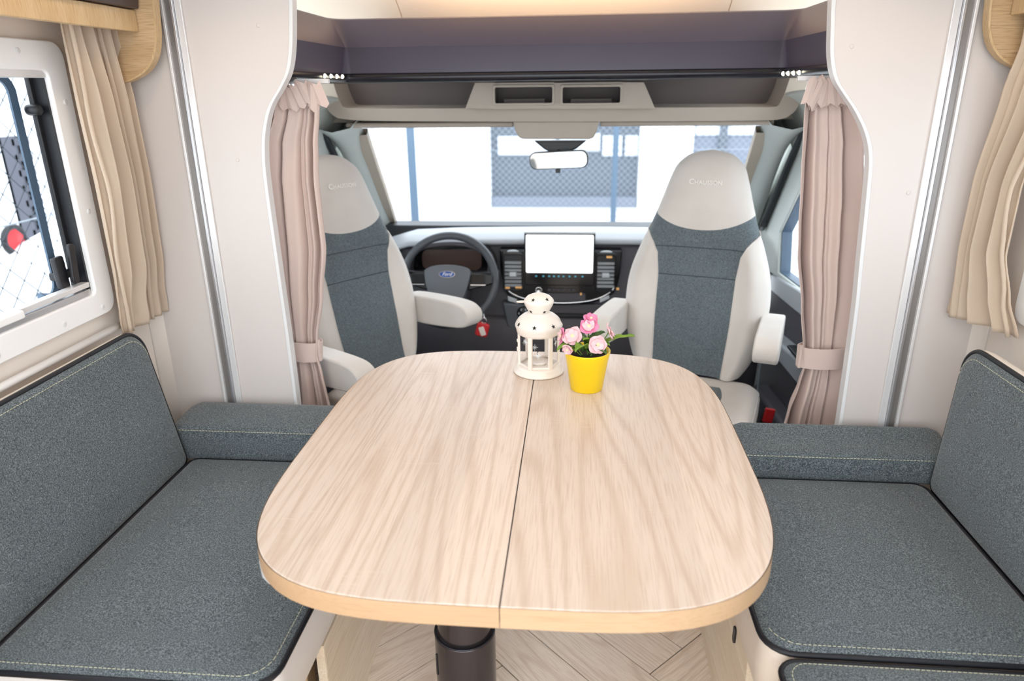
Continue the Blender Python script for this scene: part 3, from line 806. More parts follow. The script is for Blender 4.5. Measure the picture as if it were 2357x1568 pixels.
# bolsters in front of the partitions
def bolster(lab, x0, x1, zf, zb, y0, y1):
    r = thing('bolster', ((x0 + x1) / 2, (y0 + y1) / 2, SEAT), lab, 'cushion')
    pr = [(y0 + .004, SEAT - .01), (y0, SEAT + .02), (y0 + .001, zf - .012), (y0 + .006, zf - .002), (y0 + .016, zf + .004), (y0 + .06, zf + .012), (y0 + .11, zb + .004), (y1 - .02, zb), (y1 - .005, zb - .010), (y1, zb - .03), (y1, SEAT - .01)]
    pp = [(v.x, v.y) for v in smooth_line([(a, b, 0) for a, b in pr], 4)]
    V, F = [], []
    m = len(pp); xs = [x0, x0 + .004, x0 + .012, x0 + .03] + [x0 + .03 + (x1 - x0 - .06) * k / 10 for k in range(1, 10)] + [x1 - .03, x1 - .012, x1 - .004, x1]
    cyy, czz = (y0 + y1) / 2, (SEAT + zb) / 2
    for x in xs:
        e = min(x - x0, x1 - x); k = 1 - .14 * max(0, 1 - e / .03) ** 2
        for (y, z) in pp: V.append((x, cyy + (y - cyy) * k, SEAT - .01 + (z - SEAT + .01) * k))
    for i in range(len(xs) - 1):
        for k in range(m):
            j = (k + 1) % m; F.append((i * m + k, i * m + j, (i + 1) * m + j, (i + 1) * m + k))
    F.append(tuple(range(m))); F.append(tuple((len(xs) - 1) * m + k for k in range(m)))
    mesh('cover', (V, F), M_fab, r, smooth=True)
    gs = []
    nst = int((x1 - x0 - .03) / .0085)
    for k in range(nst):
        xa = x0 + .015 + .0085 * k
        gs.append(tube([(xa, y0 - .0005, zf - .006), (xa + .0058, y0 - .0005, zf - .006)], .0007, 4))
    mesh('stitching', join(*gs), M_stitch, r, kind='stuff')
bolster('low teal grey bolster in front of the driver side partition', -1.10, -.56, .556, .568, 1.643, 1.805)
bolster('low dark grey bolster in front of the passenger side partition',   .425, .965, .535, .560, 1.643, 1.785)
# bench boxes
def bench(lab, s, xf_, xw, ybd, lab2):
    r = thing('bench_base', ((xf_ + xw) / 2, 1.2, 0), lab, 'bench')
    def B(a, b, *c): return box(min(a, b), max(a, b), *c)
    mesh('front_board', B(xf_, xf_ - s * .02, ybd, 1.80, 0, .325), M_bench, r, bevel=.0015)
    mesh('board_edge', B(xf_ - s * .0005, xf_ - s * .0195, ybd - .003, ybd, 0, .325), M_bench, r)
    mesh('rear_board', B(xf_ - s * .035, xf_ - s * .055, .2, ybd - .045, 0, .325), M_bench, r, bevel=.0015)
    mesh('end_board', B(xf_ - s * .02, xf_ - s * .06, ybd - .075, ybd - .055, 0, .325), M_cab_z, r)
    mesh('recess_board', B(xf_ - s * .075, xf_ - s * .085, ybd - .08, ybd + .1, 0, .325), M_cab_z, r)
    mesh('seat_board', B(xf_ - s * .022, xw, .2, 1.80, .305, .328), M_cab_x, r)
    mesh('back_board', B(xw + s * .012, xw, .2, 1.80, 0, .46), M_cab_x, r)
    return r
b1 = bench('pale oak bench box under the driver side seat cushion', 1, -.507, -1.185, 1.135, None)
b2 = bench('pale oak bench box with a black finger hole under the passenger side seat cushion', -1, .367, 1.033, 1.17, None)
g = prism(rrect(-.009, .009, -.021, .021, .009), 'x', -.003, .002)
fh = mesh('finger_hole', xf(g, Matrix.Translation((.366, 1.275, .285))), M_black, b2, bevel=.001)
# ------------------------------------------------------------------ dining table
TT = .70
tb = thing('dining_table', (-.23, 1.27, 0), 'light oak dining table with rounded corners on a graphite column', 'table')
tcx, tcy, tA, tB = -.105, 1.375, .467, .535
def outline(a, b, n=4.0, N=96):
    P = []
    for k in range(N):
        t = 2 * pi * k / N; c, s_ = cos(t), sin(t)
        P.append((tcx + a * math.copysign(abs(c) ** (2 / n), c), tcy + b * math.copysign(abs(s_) ** (2 / n), s_)))
    return P
SX = -.1005
def clip(P, side):
    out = []
    n = len(P)
    for i in range(n):
        p, q = P[i], P[(i + 1) % n]
        ip = (p[0] < SX) if side < 0 else (p[0] >= SX); iq = (q[0] < SX) if side < 0 else (q[0] >= SX)
        if ip: out.append(p)
        if ip != iq:
            t = (SX - p[0]) / (q[0] - p[0]); out.append((SX + side * .0007, p[1] + (q[1] - p[1]) * t))
    return out
for side in (-1, 1):
    lf = mesh('table_leaf', prism(clip(outline(tA, tB), side), 'z', TT - .0395, TT), M_table, tb, bevel=.0025, seg=3)
    P = clip(outline(tA + .0012, tB + .0012), side)
    # edge band only along the outer contour
    n = len(P); V, F = [], []
    for x, y in P: V += [(x, y, TT - .0385), (x, y, TT - .0018)]
    for i in range(n):
        j = (i + 1) % n
        if abs(P[i][0] - SX) < .003 and abs(P[j][0] - SX) < .003: continue
        F.append((2 * i, 2 * j, 2 * j + 1, 2 * i + 1))
    mesh('edge_band', (V, F), M_tedge, lf, smooth=True)
mesh('seam_strip', box(SX - .0012, SX + .0012, tcy - tB + .002, tcy + tB - .002, TT - .03, TT - .0012), M_gap, tb)
mesh('column_sleeve', lathe([(.0, 0), (.069, 0), (.069, .262), (.066, .266), (.060, .266)], 40, (-.232, 1.27, .0)), M_colmn, tb, smooth=True, bevel=.001)
mesh('column_tube', lathe([(.0, .2), (.0615, .2), (.0615, .64), (0, .64)], 40, (-.232, 1.27, 0)), M_colmn, tb, bevel=.001)
mesh('sleeve_ring', tube([(-.232 + .067 * cos(2 * pi * k / 40), 1.27 + .067 * sin(2 * pi * k / 40), .266) for k in range(40)], .0025, 8, True), M_lip, tb, smooth=True)
mesh('sleeve_slot', xf(prism(rrect(-.004, .004, -.03, .03, .004), 'y', -.0015, .0015), Matrix.Translation((-.293, 1.237, .19)) @ Matrix.Rotation(-1.05, 4, 'Z')), M_black, tb)
mesh('under_frame', join(box(-.45, .20, 1.20, 1.34, .625, .66), box(-.30, -.16, .98, 1.75, .63, .66)), M_colmn, tb, bevel=.003)
br = mesh('slide_bracket', prism(smooth2([(-.535, .655), (-.533, .62), (-.522, .605), (-.47, .604), (-.30, .604), (-.30, .655)], 1), 'y', .975, .99), M_silver, tb, bevel=.003)

# ------------------------------------------------------------------ lantern
LX, LY = -.0905, 1.762
ln = thing('lantern', (LX, LY, TT), 'cream metal tealight lantern with star cut-outs standing on the table', 'lantern', rotz=math.radians(8))
base = [(0, 0), (.064, 0), (.068, .002), (.0685, .005), (.066, .008), (.061, .011), (.060, .017), (.056, .021), (.0, .021)]
mesh('base', lathe(base, 40), M_lant, ln, local=True, smooth=True)
zb_, zt_ = .021, .112
hexr = .054
for k in range(6):
    a = pi / 3 * k
    x, y = hexr * cos(a), hexr * sin(a)
    g = box(-.0045, .002, -.0058, .0058, zb_, zt_)
    mesh('corner_post', xf(g, Matrix.Translation((x, y, 0)) @ Matrix.Rotation(a, 4, 'Z')), M_lant, ln, local=True, bevel=.001)
    am = a + pi / 6; ap = hexr * cos(pi / 6)
    R = Matrix.Rotation(am, 4, 'Z') @ Matrix.Translation((ap - .002, 0, 0))
    half = hexr * .5
    pane = mesh('pane', xf(box(-.0005, .0005, -half + .003, half - .003, zb_ + .004, zt_ - .002), R), M_glass, ln, local=True)
    for za, zb2 in ((zb_ + .001, zb_ + .006), (zt_ - .005, zt_)):
        mesh('pane_rail', xf(box(-.001, .0025, -half + .003, half - .003, za, zb2), R), M_lant, ln, local=True)
    # etched star on the glass
    gs = []
    for q in range(4):
        an = pi * q / 4
        gs.append(xf(box(-.0004, .0004, -.0095 if q % 2 == 0 else -.0065, .0095 if q % 2 == 0 else .0065, -.0007, .0007), Matrix.Rotation(an, 4, 'X')))
    zc = (.088, .05, .074, .094, .06, .085)[k]
    mesh('etched_star', xf(join(*gs), R @ Matrix.Translation((.0012, .007 if k % 2 else -.006, zc))), M_frost, pane, local=True)
mesh('tealight_cup', lathe([(0, .0215), (.021, .0215), (.024, .030), (.023, .031), (.020, .025), (0, .0245)], 28), M_lant, ln, local=True, smooth=True)
dome = [(.052, zt_ - .004), (.0575, zt_), (.0590, zt_ + .006), (.0600, zt_ + .011), (.0630, zt_ + .019), (.0605, zt_ + .027), (.053, zt_ + .038), (.042, zt_ + .047), (.0275, zt_ + .054), (.0265, zt_ + .056)]
mesh('dome', lathe(dome, 48), M_lant, ln, local=True, smooth=True)
z2 = zt_ + .056
cap = [(.0265, z2 - .003), (.030, z2 + .006), (.0365, z2 + .018), (.0385, z2 + .024), (.0395, z2 + .028), (.0375, z2 + .033), (.030, z2 + .041), (.018, z2 + .0465), (.008, z2 + .049), (0, z2 + .0495)]
capo = mesh('cap', lathe(cap, 48), M_lant, ln, local=True, smooth=True)
def star(r, n=5):
    return [((r if k % 2 == 0 else r * .42) * sin(pi * k / n), (r if k % 2 == 0 else r * .42) * cos(pi * k / n)) for k in range(2 * n)]
def put_star(prof, z, ang, r):
    for (r0, z0), (r1, z1) in zip(prof, prof[1:]):
        if z0 <= z <= z1:
            t = (z - z0) / (z1 - z0); rad = r0 + (r1 - r0) * t
            slope = math.atan2(r0 - r1, z1 - z0)
            Mx = Matrix.Rotation(ang, 4, 'Z') @ Matrix.Translation((rad + .0003, 0, z)) @ Matrix.Rotation(-slope, 4, 'Y') @ Matrix.Rotation(pi / 2, 4, 'Z')
            mesh('star_cutout', xf(prism(star(r), 'y', -.0006, .0006), Mx), M_hole, ln, local=True)
            return
for k in range(6):
    put_star(dome, zt_ + .029, math.radians(-98 - 8 + 50 * (k - 1)), .0062)
for k in range(5):
    put_star(cap, z2 + .039, math.radians(-122 + 68 * k), .0055)
    put_star(cap, z2 + .006, math.radians(-138 + 72 * k), .005)
# ring handle folded at the left of the cap
an = math.radians(172)
rp = []
for k in range(20):
    t = 2 * pi * k / 20
    rp.append((.0450 * cos(an) + .0125 * cos(t) * cos(an), .0445 * sin(an) - .006 * sin(t) + .0, z2 + .0255 + .0035 * sin(t)))
mesh('ring_handle', tube(rp, .0016, 8, True), M_lant, ln, local=True, smooth=True)
mesh('door_catch', join(box(-.0585, -.054, -.004, .004, .06, .07), box(-.0585, -.054, -.003, .003, .085, .093)), M_lant, ln, local=True, bevel=.001)

# ------------------------------------------------------------------ potted plant
PX, PY = .036, 1.655
pt = thing('potted_plant', (PX, PY, TT), 'pink flowering plant in a bright yellow pot on the table', 'plant', rotz=0)
mesh('pot', lathe([(0, 0), (.039, 0), (.0405, .002), (.053, .082), (.0535, .083), (.0575, .100), (.0575, .103), (.0545, .103), (.052, .088), (.05, .086), (0, .086)], 44), M_pot, pt, local=True, smooth=True, bevel=0)
mesh('soil', lathe([(.0515, .086), (.04, .090), (.02, .092), (0, .091)], 24), M_soil, pt, local=True, smooth=True)
def leaf(base, tip, width, droop, m, name='leaf', parent=pt):
    b, t = Vector(base), Vector(tip); d = t - b; L = d.length
    sd = d.cross(Vector((0, 0, 1)))
    sd = sd.normalized() if sd.length > 1e-6 else Vector((1, 0, 0))
    nn = sd.cross(d).normalized()
    def fn(u, v):
        wdt = width * (sin(pi * min(1, v * .96 + .02)) ** .75) * (1 - .25 * v)
        p = b + d * v + nn * (droop * sin(pi * v)) + sd * ((u - .5) * 2 * wdt) + nn * (-(abs(u - .5) * 2) ** 1.5 * width * -.35) + nn * (.002 * sin(22 * v) * (abs(u - .5) * 2))
        return tuple(p)
    return mesh(name, grid(6, 12, fn), m, parent, local=True, smooth=True, solid=.0007)
leaf((0.02, -0.005, 0.103), (0.115, -0.005, 0.142), .013, .012, M_leaf)
leaf((-0.01, -0.01, 0.103), (-0.075, -0.03, 0.109), .017, .02, M_leaf)
leaf((0, -0.015, 0.1), (-0.03, -0.065, 0.122), .02, .018, M_leaf)
leaf((0, -0.01, 0.1), (0.045, -0.055, 0.112), .02, .014, M_leafd)
leaf((0.01, 0, 0.103), (-0.012, -0.045, 0.144), .018, .012, M_leaf)
leaf((-0.005, 0.005, 0.103), (-0.045, 0.015, 0.144), .017, .014, M_leafd)
leaf((0.01, 0.01, 0.103), (0.045, 0.03, 0.139), .017, .014, M_leafd)
leaf((-0.01, -0.01, 0.1), (-0.055, -0.04, 0.118), .018, .014, M_leafd)
leaf((0.015, -0.01, 0.1), (0.02, -0.05, 0.132), .016, .01, M_leafd)
leaf((-0.02, 0, 0.098), (-0.03, -0.045, 0.112), .016, .01, M_leaf)
leaf((0.02, 0, 0.098), (0.055, -0.02, 0.122), .018, .012, M_leaf)
leaf((0, 0, 0.098), (0.01, -0.052, 0.108), .012, .006, M_leafd)
def flower(c, facing, size, m, m2=None, seed=0):
    rr = random.Random(seed)
    fw = Vector(facing).normalized(); q = fw.to_track_quat('Z', 'Y').to_matrix().to_4x4()
    Mx = Matrix.Translation(c) @ q
    fo = None
    for layer, (cnt, sc, lift) in enumerate(((5, 1.0, .0), (5, .68, .004))):
        for k in range(cnt):
            a = 2 * pi * (k + .5 * layer) / cnt + rr.uniform(-.15, .15)
            s_ = size * sc * rr.uniform(.9, 1.08)
            def fn(u, v):
                v = 1 - (1 - v) ** 2 if v > 0 else 0
                wd = .60 * s_ * ((.2 + .8 * sin(pi / 2 * v / .6)) if v < .6 else math.sqrt(max(0, 1 - ((v - .6) / .4) ** 2)))
                q = (u - .5) * 2
                x = s_ * v * (1.0 - .10 * q * q + .03 * cos(3 * pi * q)); y = q * wd
                z = lift + s_ * (.35 * v ** 2 * (.6 + .5 * layer) - .12 * q * q * v + .05 * sin(3.5 * q + k) * v)
                return (x * cos(a) - y * sin(a), x * sin(a) + y * cos(a), z)
            mesh('petal', xf(grid(8, 9, fn), Mx), (m2 if (m2 and layer) else m), pt, local=True, smooth=True, solid=.0006)
    mesh('flower_heart', xf(lathe([(0, 0), (size * .2, .001), (size * .22, .004), (size * .12, .007), (0, .008)], 10), Mx), M_pist, pt, local=True, smooth=True)
    root = Vector((c[0] * .3, c[1] * .3 + .0, .09)); e = Vector(c) - fw * .002
    mid = (root + e) / 2 + Vector((c[0] * .2, 0, .004)) - fw * .01
    mesh('stem', tube(smooth_line([root, mid, e], 5), .0014, 6), M_stem, pt, local=True, smooth=True)
    cal = []
    for k in range(5):
        a = 2 * pi * k / 5
        def fs(u, v): 
            wd = .28 * size * sin(pi * (v * .9 + .1)) ; x = size * .55 * v; y = (u - .5) * 2 * wd * .5
            return (x * cos(a) - y * sin(a), x * sin(a) + y * cos(a), -.003 + .006 * v * v)
        cal.append(grid(2, 3, fs))
    mesh('calyx', xf(join(*cal), Mx), M_leaf, pt, local=True, smooth=True)
flower((.002, -.012, .168), (.0, -.8, .9), .024, M_petal2, M_petal, 1)
flower((.006, .005, .182), (.4, -.5, .9), .020, M_petal2, M_petal2, 2)
flower((-.037, -.022, .146), (-.25, -.8, .55), .026, M_petal, None, 3)
flower((.024, -.042, .133), (.1, -1, .25), .025, M_petal, None, 4)
flower((.052, -.008, .152), (.9, .0, .35), .022, M_petal, None, 5)
flower((-.062, -.004, .140), (-1, -.2, .2), .022, M_petal2, M_petal, 6)
flower((-.048, -.038, .118), (-.4, -.8, -.3), .016, M_petal, None, 7)
# ------------------------------------------------------------------ cab shell
mesh('floor', box(-1.0, .86, 1.86, 3.35, -.30, -.004), M_carpet, kind='structure', label='black carpeted cab floor')
mesh('trim_5', box(-.82, .74, 1.80, 1.88, -.02, .004), M_aludark, kind='structure')
DXL, DXR = -.985, .835
def cab_door(name, xd, s, lab):
    """s=+1 for the right door"""
    r = thing(name, (xd, 2.5, 0), None, None, kind='structure'); props(r, lab)
    def B(a, b, *c): return box(min(xd + s * a, xd + s * b), max(xd + s * a, xd + s * b), *c)
    lower = [(1.86, -.25), (3.30, -.25), (3.30, .64), (2.95, .665), (2.6, .70), (1.86, .72)]
    mesh('door_panel', prism(lower, 'x', *sorted((xd + s * .0, xd + s * .06))), M_dash, r, bevel=.006)
    mesh('door_cap', prism([(1.86, .66), (2.95, .605), (2.97, .67), (2.6, .705), (1.86, .745)], 'x', *sorted((xd - s * .012, xd + s * .05))), M_silver, r, bevel=.008)
    mesh('arm_ledge', prism([(1.95, .45), (2.8, .42), (2.85, .47), (2.3, .53), (1.95, .54)], 'x', *sorted((xd - s * .06, xd + s * .01))), M_dashtop, r, bevel=.015, seg=3)
    mesh('door_pocket', prism([(1.95, -.1), (2.9, -.1), (2.85, .22), (2.4, .25), (1.95, .24)], 'x', *sorted((xd - s * .07, xd + s * .01))), M_dash, r, bevel=.02, seg=3)
    mesh('pull_handle', box(*sorted((xd - s * .064, xd - s * .03)), 2.33, 2.47, .523, .535), M_black, r, bevel=.004)
    outer = [(1.86, .70), (2.965, .66), (3.01, .86), (2.82, 1.06), (2.66, 1.22), (2.45, 1.30), (1.86, 1.32)]
    inner = [(1.93, .735), (2.915, .69), (2.955, .85), (2.77, 1.04), (2.62, 1.18), (2.43, 1.245), (1.93, 1.26)]
    mesh('window_frame', ring_prism(outer, inner, 'x', *sorted((xd + s * .0, xd + s * .04))), M_pillar, r, bevel=.004)
    mid = [(a * .5 + c * .5, b * .5 + d * .5) for (a, b), (c, d) in zip(outer, inner)]
    def sc(P, f):
        cy_ = sum(p[0] for p in P) / len(P); cz = sum(p[1] for p in P) / len(P)
        return [(cy_ + (p[0] - cy_) * f, cz + (p[1] - cz) * f) for p in P]
    mesh('window_seal', ring_prism(sc(inner, 1.0), sc(inner, .985), 'x', *sorted((xd + s * .01, xd + s * .05))), M_seal, r)
    mesh('quarter_panel', prism([(2.40, 1.345), (2.90, 1.29), (3.48, .74), (3.32, .60), (2.95, .62), (3.005, .86), (2.815, 1.06), (2.655, 1.22), (2.44, 1.295)], 'x', *sorted((xd + s * .008, xd + s * .036))), M_pillar, r)
    pn = mesh('pane', prism(inner, 'x', *sorted((xd + s * .03, xd + s * .034))), M_wglass, r)
    # black weather strip along the door aperture
    ws = smooth_line([(xd - s * .008, 3.20, .82), (xd - s * .008, 3.02, 1.01), (xd - s * .008, 2.84, 1.195), (xd - s * .01, 2.66, 1.31), (xd - s * .012, 2.35, 1.37), (xd - s * .012, 1.95, 1.38)], 6)
    mesh('weather_strip', tube(ws, .014, 8), M_black, r, smooth=True)
    return r
cab_door('door_1', DXR, 1, 'passenger cab door with window and grey armrest')
cab_door('door_2', DXL, -1, 'driver cab door with window behind the tied curtain')
# A pillars
def pillar(name, s, lab):
    X = lambda d: CX + s * d
    pts_b = [(X(.87), 3.44, .74), (X(.865), 3.25, .925), (X(.85), 3.05, 1.11), (X(.84), 2.88, 1.25), (X(.83), 2.7, 1.32)]
    r = thing(name, (X(.87), 3.3, .7), None, None, kind='structure'); props(r, lab)
    V, F = [], []
    P = smooth_line(pts_b, 6); m = 8
    for i, p in enumerate(P):
        t = i / (len(P) - 1)
        wd = .075 + .05 * max(0, t - .65) / .35
        for k in range(m):
            a = 2 * pi * k / m
            V.append((p.x + s * wd * .75 * cos(a), p.y + .035 * sin(a) * 1.2, p.z - .0 + .05 * sin(a)))
    for i in range(len(P) - 1):
        for k in range(m):
            j = (k + 1) % m; F.append((i * m + k, i * m + j, (i + 1) * m + j, (i + 1) * m + k))
    mesh('pillar_trim', (V, F), M_pillar, r, smooth=True)
    bl = smooth_line([(X(.815), 3.40, .79), (X(.80), 3.2, .96), (X(.79), 3.0, 1.13), (X(.78), 2.84, 1.262)], 5)
    V, F = [], []
    for i, p in enumerate(bl):
        t = i / (len(bl) - 1); wd = .018 + .014 * t
        for dx, dy, dz in ((-wd, -.012, -.012), (wd, -.012, -.012), (wd, .012, .012), (-wd, .012, .012)): V.append((p.x + dx, p.y + dy, p.z + dz))
    for i in range(len(bl) - 1):
        for k in range(4): F.append((i * 4 + k, i * 4 + (k + 1) % 4, i * 4 + 4 + (k + 1) % 4, i * 4 + 4 + k))
    mesh('blind_channel', (V, F), M_blind, r, bevel=.004)
    # fabric-covered roof corner above the pillar
    def fn(u, v):
        y = 2.35 + .55 * u; x = X(.79 + .14 * v); z = 1.40 - .16 * v * v - .10 * u * u * (.4 + .6 * v)
        return (x, y, z)
    mesh('roof_corner', grid(14, 8, fn), M_pillar, r, smooth=True, solid=.01)
pillar('trim_6', -1, 'pale grey windscreen pillar on the driver side')
pillar('trim_7', 1, 'pale grey windscreen pillar on the passenger side')
# windscreen
wsr = thing('window_3', (CX, 3.1, .78), None, None, kind='structure'); props(wsr, 'wide windscreen in front of the dashboard')
V = [(CX - .84, 3.46, .755), (CX + .84, 3.46, .755), (CX + .80, 2.84, 1.30), (CX - .80, 2.84, 1.30)]
def wsf(u, v):
    x = CX + (u - .5) * 2 * (.84 - .04 * v); bow = .10 * (1 - ((u - .5) * 2) ** 2)
    return (x, 3.46 - .62 * v + bow, .755 + .545 * v)
mesh('pane', grid(16, 8, wsf), M_wglass, wsr, smooth=True, solid=.004)
mesh('lower_blind_bar', box(CX - .80, CX + .80, 3.40, 3.425, .770, .785), M_edge, wsr, bevel=.004)
mesh('blind_grip', box(-.60, -.48, 3.38, 3.42, .760, .786), M_edge, wsr, bevel=.008)
mesh('scuttle', box(CX - .83, CX + .83, 3.42, 3.56, .70, .765), M_black, wsr, bevel=.01)
# overhead storage shelf of the cab
sh = thing('overhead_shelf', (CX, 2.65, 1.30), 'greige cab headliner shelf with two open pockets above the windscreen', 'shelf')
sy = 2.64
outer = smooth2([(-.955, 1.47), (-.935, 1.41), (-.912, 1.358), (-.89, 1.332), (-.855, 1.319), (-.70, 1.311), (-.06, 1.304), (.60, 1.303), (.705, 1.307), (.738, 1.322), (.756, 1.345), (.775, 1.40), (.79, 1.46)], 4)
inner = smooth2([(-.885, 1.47), (-.872, 1.41), (-.858, 1.372), (-.845, 1.358), (-.80, 1.355), (-.60, 1.353), (-.06, 1.35), (.55, 1.347), (.668, 1.346), (.69, 1.35), (.70, 1.365), (.712, 1.40), (.725, 1.46)], 4)
n = len(outer); V, F = [], []
for (x, z) in outer: V.append((x, sy, z))
for (x, z) in inner: V.append((x, sy + .004, z))
for (x, z) in inner: V.append((x * .985, sy + .17, z + .012))
for (x, z) in outer: V.append((x * .985, sy + .20, z - .012))
for i in range(n - 1):
    F += [(i, i + 1, n + i + 1, n + i), (n + i, n + i + 1, 2 * n + i + 1, 2 * n + i), (i + 1, i, 3 * n + i, 3 * n + i + 1)]
mesh('shelf_frame', (V, F), M_cabtrim, sh, smooth=False)
mesh('shelf_back', box(-.90, .74, sy + .13, sy + .15, 1.33, 1.50), M_sofin, sh)
cons = [(-.395, 1.352), (.268, 1.346), (.225, 1.432), (-.358, 1.437)]
yk = 2.60
pk = [(-.292, -.084, 1.365, 1.425), (-.056, .150, 1.363, 1.423)]
fr = []
xs_ = [-.395, -.292, -.084, -.056, .150, .268]
def cz(x): # top edge of the trapezoid
    return 1.4345
slab = join(prism([(-.395, 1.352), (-.292, 1.351), (-.292, 1.437), (-.358, 1.437)], 'y', yk, yk + .05), prism([(.150, 1.347), (.268, 1.346), (.225, 1.432), (.150, 1.433)], 'y', yk, yk + .05),
            box(-.084, -.056, yk, yk + .05, 1.349, 1.434), box(-.292, -.084, yk, yk + .05, 1.350, 1.365), box(-.056, .150, yk, yk + .05, 1.348, 1.363), box(-.292, -.084, yk, yk + .05, 1.425, 1.436), box(-.056, .150, yk, yk + .05, 1.423, 1.434))
mesh('pocket_housing', slab, M_cabtrim, sh)
for (a, b, c, d) in pk:
    mesh('pocket_rim', ring_prism(rrect(a - .004, b + .004, c - .004, d + .004, .006), rrect(a + .004, b - .004, c + .004, d - .004, .006), 'y', yk - .007, yk + .004), M_cabtrim, sh, bevel=.002)
    p = mesh('pocket_liner', join(box(a, b, yk + .12, yk + .124, c, d), box(a, b, yk + .01, yk + .12, c - .002, c + .001), box(a - .002, a + .001, yk + .01, yk + .12, c, d), box(b - .001, b + .002, yk + .01, yk + .12, c, d)), M_sofin, sh)
    mesh('pocket_stop', box(a + .03, b - .03, yk + .03, yk + .05, c, c + .018), M_sofin, sh, bevel=.004)
mesh('lamp_console', prism([(-.232, 1.306), (-.222, 1.268), (-.210, 1.248), (-.195, 1.243), (.045, 1.241), (.060, 1.246), (.070, 1.266), (.080, 1.304)], 'y', 2.66, 2.74), M_cabtrim, sh, bevel=.006, seg=3)
mesh('headliner', box(-.96, .80, 2.78, 2.88, 1.300, 1.315), M_cabtrim, sh)
def visor(lab, x0, x1):
    r = thing('sun_visor', ((x0 + x1) / 2, 2.8, 1.28), lab, 'visor')
    mesh('flap', prism(rrect(2.70, 2.83, 1.283, 1.302, .009), 'x', x0, x1), M_cabtrim, r, bevel=.004)
    mesh('pivot', tube([(x0 if x0 < -.3 else x1, 2.82, 1.295), ((x0 if x0 < -.3 else x1), 2.84, 1.31)], .008, 8), M_cabtrim, r)
visor('folded greige sun visor above the steering wheel', -.865, -.235)
visor('folded greige sun visor above the passenger seat', .085, .70)
# rear-view mirror
mr = thing('rear_view_mirror', (-.07, 2.85, 1.1), 'black rear view mirror hanging below the lamp console', 'mirror')
Rm = Matrix.Translation((-.071, 2.85, 1.15)) @ Matrix.Rotation(math.radians(-3), 4, 'Y') @ Matrix.Rotation(math.radians(-8), 4, 'Z')
mesh('housing', xf(prism(rrect(-.117, .117, -.034, .034, .026), 'y', 0, .03), Rm), M_black, mr, bevel=.006)
mesh('mirror_glass', xf(prism(rrect(-.112, .112, -.030, .030, .023), 'y', -.002, .001), Rm), M_mirror, mr)
mesh('bracket', prism([(-.17, 1.222), (.04, 1.222), (.0, 1.19), (-.04, 1.175), (-.10, 1.175), (-.13, 1.19)], 'y', 2.885, 2.93), M_black, mr, bevel=.006)
mesh('stalk', tube([(-.07, 2.91, 1.20), (-.071, 2.872, 1.155)], .012, 8), M_black, mr, smooth=True)
mesh('dip_lever', box(-.082, -.062, 2.85, 2.868, 1.100, 1.118), M_black, mr, bevel=.003)

# ------------------------------------------------------------------ dashboard
da = thing('dashboard', (CX, 3.1, .3), 'charcoal cab dashboard with large lit screen, vents and black centre stack', 'dashboard')
# upper shelf surface: wavy light top
def dtop(u, v):
    x = -.93 + 1.72 * u
    crest = .818 + .012 * sin(pi * (u - .1)) - .03 * max(0, abs(x - CX) - .45) * 1.2 - (.05 * max(0, (-.72 - x)) / .2)
    zz = [(0, -.030), (.15, -.006), (.4, .0), (.65, -.030), (1, -.085)]
    y = 2.945 + .47 * v + .06 * max(0, abs(x - CX) - .5)
    return (x, y, crest + interp(zz, v))
mesh('top_pad', grid(40, 14, dtop), M_dashtop, da, smooth=True, solid=.012)
def dface(u, v):
    x = -.93 + 1.72 * u
    crest = .782 + .012 * sin(pi * (u - .1)) - .035 * max(0, abs(x - CX) - .45)
    pr = [(0, 3.0), (.12, 2.985), (.45, 2.96), (.55, 2.945), (.62, 2.97), (1, 3.04)]
    y = interp(pr, v) + .05 * max(0, abs(x - CX) - .5)
    return (x, y, crest - (crest - .18) * v)
mesh('front_fascia', grid(40, 24, dface), M_dash, da, smooth=True, solid=.01)
mesh('knee_panel', prism([(3.0, .50), (2.93, .47), (2.90, .40), (2.96, -.05), (3.1, -.28), (3.2, -.28), (3.2, .5)], 'x', -.95, .80), M_dash, da, bevel=.01)
mesh('demister_strip', box(-.90, .76, 3.27, 3.395, .745, .812), M_black, da, bevel=.006)
# centre stack
stack = smooth2([(-.318, .775), (-.315, .70), (-.302, .615), (-.28, .575), (-.20, .545), (-.06, .532), (.08, .545), (.165, .585), (.185, .63), (.195, .70), (.198, .775)], 4)
cs = mesh('centre_stack', prism(stack, 'y', 2.925, 2.99), M_gloss, da, bevel=.006, seg=3)
mesh('stack_trim', tube([(p[0] * .96 - .002, 2.922, p[1] + .012) for p in stack if p[1] < .625], .0045, 8), M_chrome, da, smooth=True)
mesh('lower_stack', prism(smooth2([(-.28, .535), (-.29, .40), (-.25, .26), (.13, .26), (.17, .40), (.16, .535)], 3), 'y', 2.94, 3.0), M_dash, da, bevel=.012)
mesh('side_cheek', prism(smooth2([(-.31, .545), (-.16, .525), (-.15, .46), (-.18, .42), (-.25, .40), (-.29, .44)], 3), 'y', 2.912, 2.98), M_hub, da, bevel=.01)
mesh('grab_ledge', box(-.10, .06, 2.925, 2.95, .478, .492), M_black, da, bevel=.003)
# touchscreen
sc_ = mesh('screen_bezel', prism(rrect(-.210, .084, .628, .856, .010), 'y', 2.895, 2.925), M_gloss, da, bevel=.004)
mesh('screen_rim', prism(rrect(-.211, .085, .850, .858, .003), 'y', 2.893, 2.925), M_silver, da, bevel=.002)
mesh('display', prism(rrect(-.203, .077, .684, .845, .006), 'y', 2.892, 2.896), M_screen, sc_)
for k, x in enumerate((-.16, -.13, -.105, -.085, -.065, -.045, -.02, .005, .035)):
    mesh('touch_icon', box(x - .004, x + .004, 2.8935, 2.896, .666, .672), M_icon, sc_)
